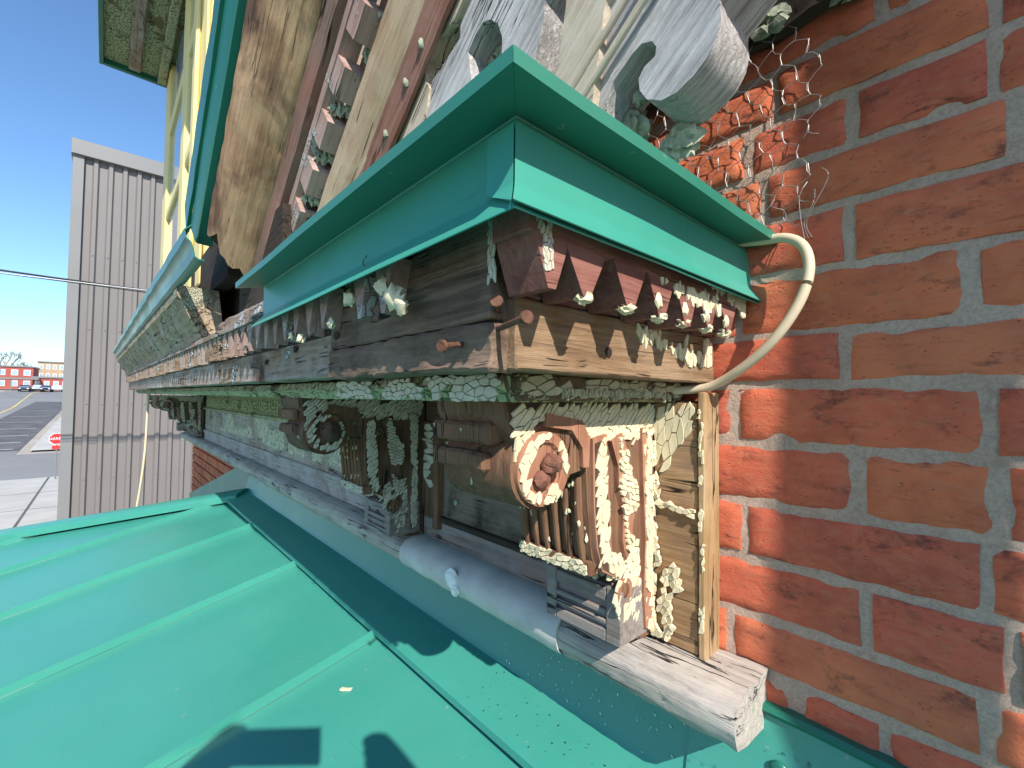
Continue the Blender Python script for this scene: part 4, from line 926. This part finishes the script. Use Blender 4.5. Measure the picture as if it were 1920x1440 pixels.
def block(name, x, y0, y1, h, mt, label, floors, bays):
    z = tz(x); o = thing(name, (x, (y0+y1)/2, z), label, 'building')
    MB().box(x-12, x, y0, y1, z-1, z+h).build('wall', mt, o, None)
    MB().box(x-12.2, x+.25, y0-.25, y1+.25, z+h, z+h+.35).build('roof', M['clad_trim'], o, None)
    fh = h/floors
    for f in range(floors):
        for b in range(bays):
            yc = y0+(y1-y0)*(b+.5)/bays; zc = z+fh*(f+.5); ww = (y1-y0)/bays*.24
            fr = MB().box(x+.01, x+.06, yc-ww-.08, yc+ww+.08, zc-fh*.26, zc+fh*.26).build('window', M['white'], o, None); ORG[fr.name] = ORG[o.name]
            MB().box(x+.061, x+.08, yc-ww, yc+ww, zc-fh*.22, zc+fh*.22).build('pane', M['glass'], fr, None)
    return o
M['red_bldg'] = plain('red_masonry', (.36, .09, .07), .9, .1, 1); M['tan_bldg'] = plain('tan_masonry', (.42, .30, .19), .9, .1, 1)
ob = block('brick_building', -165, -25, -14.4, 5.4, M['red_bldg'], 'two storey red brick building at the far end of the road', 2, 5)
block('apartment_building', -185, -15.2, -9.8, 7.6, M['tan_bldg'], 'tan building with dark top floor right of the red one', 3, 4)
block('low_shop', -158, -13.9, -7.5, 3.0, M['red_bldg'], 'low red shop front with pale canopy behind the parked cars', 1, 4)
cn = thing('canopy', (-155, -15, tz(-155)+3), 'pale flat canopy in front of the red brick building', 'canopy')
MB().box(-160, -154, -21, -12.6, tz(-155)+2.6, tz(-155)+3.0).build('canopy_roof', M['clad_trim'], cn, None)
for y in (-20, -17, -13): MB().tube([(-154.3, y, tz(-155)), (-154.3, y, tz(-155)+2.6)], .1, 6).build('post', M['clad_trim'], cn)
lp = thing('street_lamp', (-110, -13.6, tz(-110)), 'grey curved arm street lamp before the red building', 'lamp')
z = tz(-110); MB().tube(spline([(-110, -13.6, z), (-110, -13.6, z+5), (-110, -13.4, z+7.0), (-110, -12.8, z+7.6), (-110, -12.0, z+7.75)]), .09, 6).build('pole', M['clad_trim'], lp)
MB().rbox(-110.15, -109.85, -12.1, -11.5, z+7.66, z+7.82, 1, .03, 0).build('lamp_head', M['clad_trim'], lp)
M['bark'] = plain('bare_bark', (.16, .13, .12), .9, .2, 5)
def bare_tree(x, y, h, seed, label):
    r = random.Random(seed); z = tz(x); o = thing('bare_tree', (x, y, z), label, 'tree', 'bare trees at the end of the road')
    MB().tube([(x, y, z-.2), (x, y+.1, z+h*.2), (x, y, z+h*.38)], [h*.025, h*.02, h*.015], 7).build('trunk', M['bark'], o)
    m = MB()
    def br(p, d, L, rad, k):
        q = p+d*L; m.tube([p, (p+q)/2+Vector((r.uniform(-1, 1), r.uniform(-1, 1), r.uniform(-1, 1)))*L*.06, q], [rad, rad*.8, rad*.6], 4)
        if k:
            for _ in range(3 if k > 1 else 4):
                e = (d+Vector((r.uniform(-.8, .8), r.uniform(-.8, .8), r.uniform(-.1, .7)))*.9).normalized(); br(q, e, L*r.uniform(.6, .85), rad*.62, k-1)
    for _ in range(5): br(Vector((x, y, z+h*.36)), Vector((r.uniform(-.6, .6), r.uniform(-.6, .6), 1)).normalized(), h*.2, h*.012, 3)
    m.build('crown', M['bark'], o)
bare_tree(-172, -20.0, 11, 3, 'leafless tree rising behind the red brick building at left')
bare_tree(-176, -16.6, 8, 5, 'smaller leafless tree between the red and the tan building')

# ================================================================== OUT OF FRAME: WHAT THROWS THE SHADOWS
M['steel'] = plain('galvanised_steel', (.45, .46, .47), .45, .1, 8, metal=.7)
sp_ = thing('shade_post', (.635, -.3, 3.87), 'steel post added out of view to shade a strip of the bricks', 'shadow caster')
MB().tube([(.635, -.305, 3.875), (.635, -.295, 4.6), (.635, -.275, 5.4), (.635, -.255, 6.6)], .043, 16).build('tube', M['steel'], sp_)  # unseen post, added to cast the soft shade strip on the bricks
MB().box(.545, .725, -.395, -.215, 3.872, 3.884).build('base_plate', M['steel'], sp_, None)

# the photographer crouching behind the lens
per = thing('person', (.45, -1.05, rz(-1.05)), 'person in a dark jacket crouching on the roof and holding up a phone', 'person')
def cp(a, b, c): return CAM+CR*a+CU*b+cf*c
pv = []; pe = []; pr = []
def chain(pts, start=None):
    k = start
    for p, r in pts:
        pv.append(Vector(p)); pr.append(r); i = len(pv)-1
        if k is not None: pe.append((k, i))
        k = i
    return k
pel = chain([((.62, -1.16, 3.83), .15)])
ch_ = chain([((.56, -1.10, 4.02), .15), ((.47, -1.02, 4.24), .165)], pel)
nk = chain([((.42, -.98, 4.36), .10), ((.385, -.945, 4.43), .058)], ch_)
chain([((.35, -.915, 4.50), .085), ((.335, -.905, 4.56), .095), ((.34, -.91, 4.63), .07)], nk)
def arm(sh, el, wr, hd, sgn):
    e = chain([(sh, .07), (el, .05), (wr, .032)], ch_)
    pm = chain([(hd, .036)], e)
    for q in range(4):
        b = hd+CU*(.035-.022*q)+cf*.0
        chain([(b+CR*sgn*-.02+cf*.012, .013), (b+CR*sgn*-.045+cf*.014, .012), (b+CR*sgn*-.062+cf*.002, .011)], pm)
    chain([(hd-CU*.03-CR*sgn*.03-cf*.01, .011), (hd-CU*.015-CR*sgn*.055-cf*.012, .009)], pm)
arm(Vector((.36, -1.16, 4.27)), Vector((.06, -1.08, 4.20)), cp(-.27, .06, -.10), cp(-.215, .15, -.035), -1)
arm(Vector((.60, -.90, 4.27)), Vector((.42, -.62, 4.22)), cp(.17, .05, -.08), cp(.135, .12, -.035), 1)
for s1, kn, ft in ((0, (.30, -1.22, 4.02), (.42, -1.42, 3.65)), (1, (.72, -.80, 4.06), (.86, -.98, 3.74))):
    chain([(kn, .075), (ft, .05), ((ft[0]-.16, ft[1]+.06, rz(ft[1]+.06)+.035), .035)], pel)
me = bpy.data.meshes.new('body'); me.from_pydata([p-ORG[per.name] for p in pv], pe, []); me.update()
bo = bpy.data.objects.new('body', me); col.objects.link(bo); bo.parent = per
md = bo.modifiers.new('skin', 'SKIN'); md.use_smooth_shade = True
for sv, r in zip(me.skin_vertices[0].data, pr): sv.radius = (r, r); sv.use_root = False
me.skin_vertices[0].data[0].use_root = True
bo.modifiers.new('sub', 'SUBSURF').levels = 2; bo.modifiers['sub'].render_levels = 2
me.materials.append(plain('dark_jacket', (.03, .035, .05), .9, .2, 30, .3))
hr = MB(); hr.blob((.352, -.922, 4.60), (.105, .105, .085), 3, .12, 3, 2); hr.build('hair', plain('brown_hair', (.05, .03, .02), .8), per)
ph = MB(); corners = [(-.165, .10), (-.01, .10), (-.01, .178), (-.165, .178)]
ph.add([cp(a, b, c) for c in (-.020, -.012) for a, b in corners], [(0, 1, 2, 3), (7, 6, 5, 4), (0, 4, 5, 1), (1, 5, 6, 2), (2, 6, 7, 3), (3, 7, 4, 0)])
tag(ph.build('phone', M['black_wire'], None, None), 'black phone held up level by the person on the roof', 'phone')
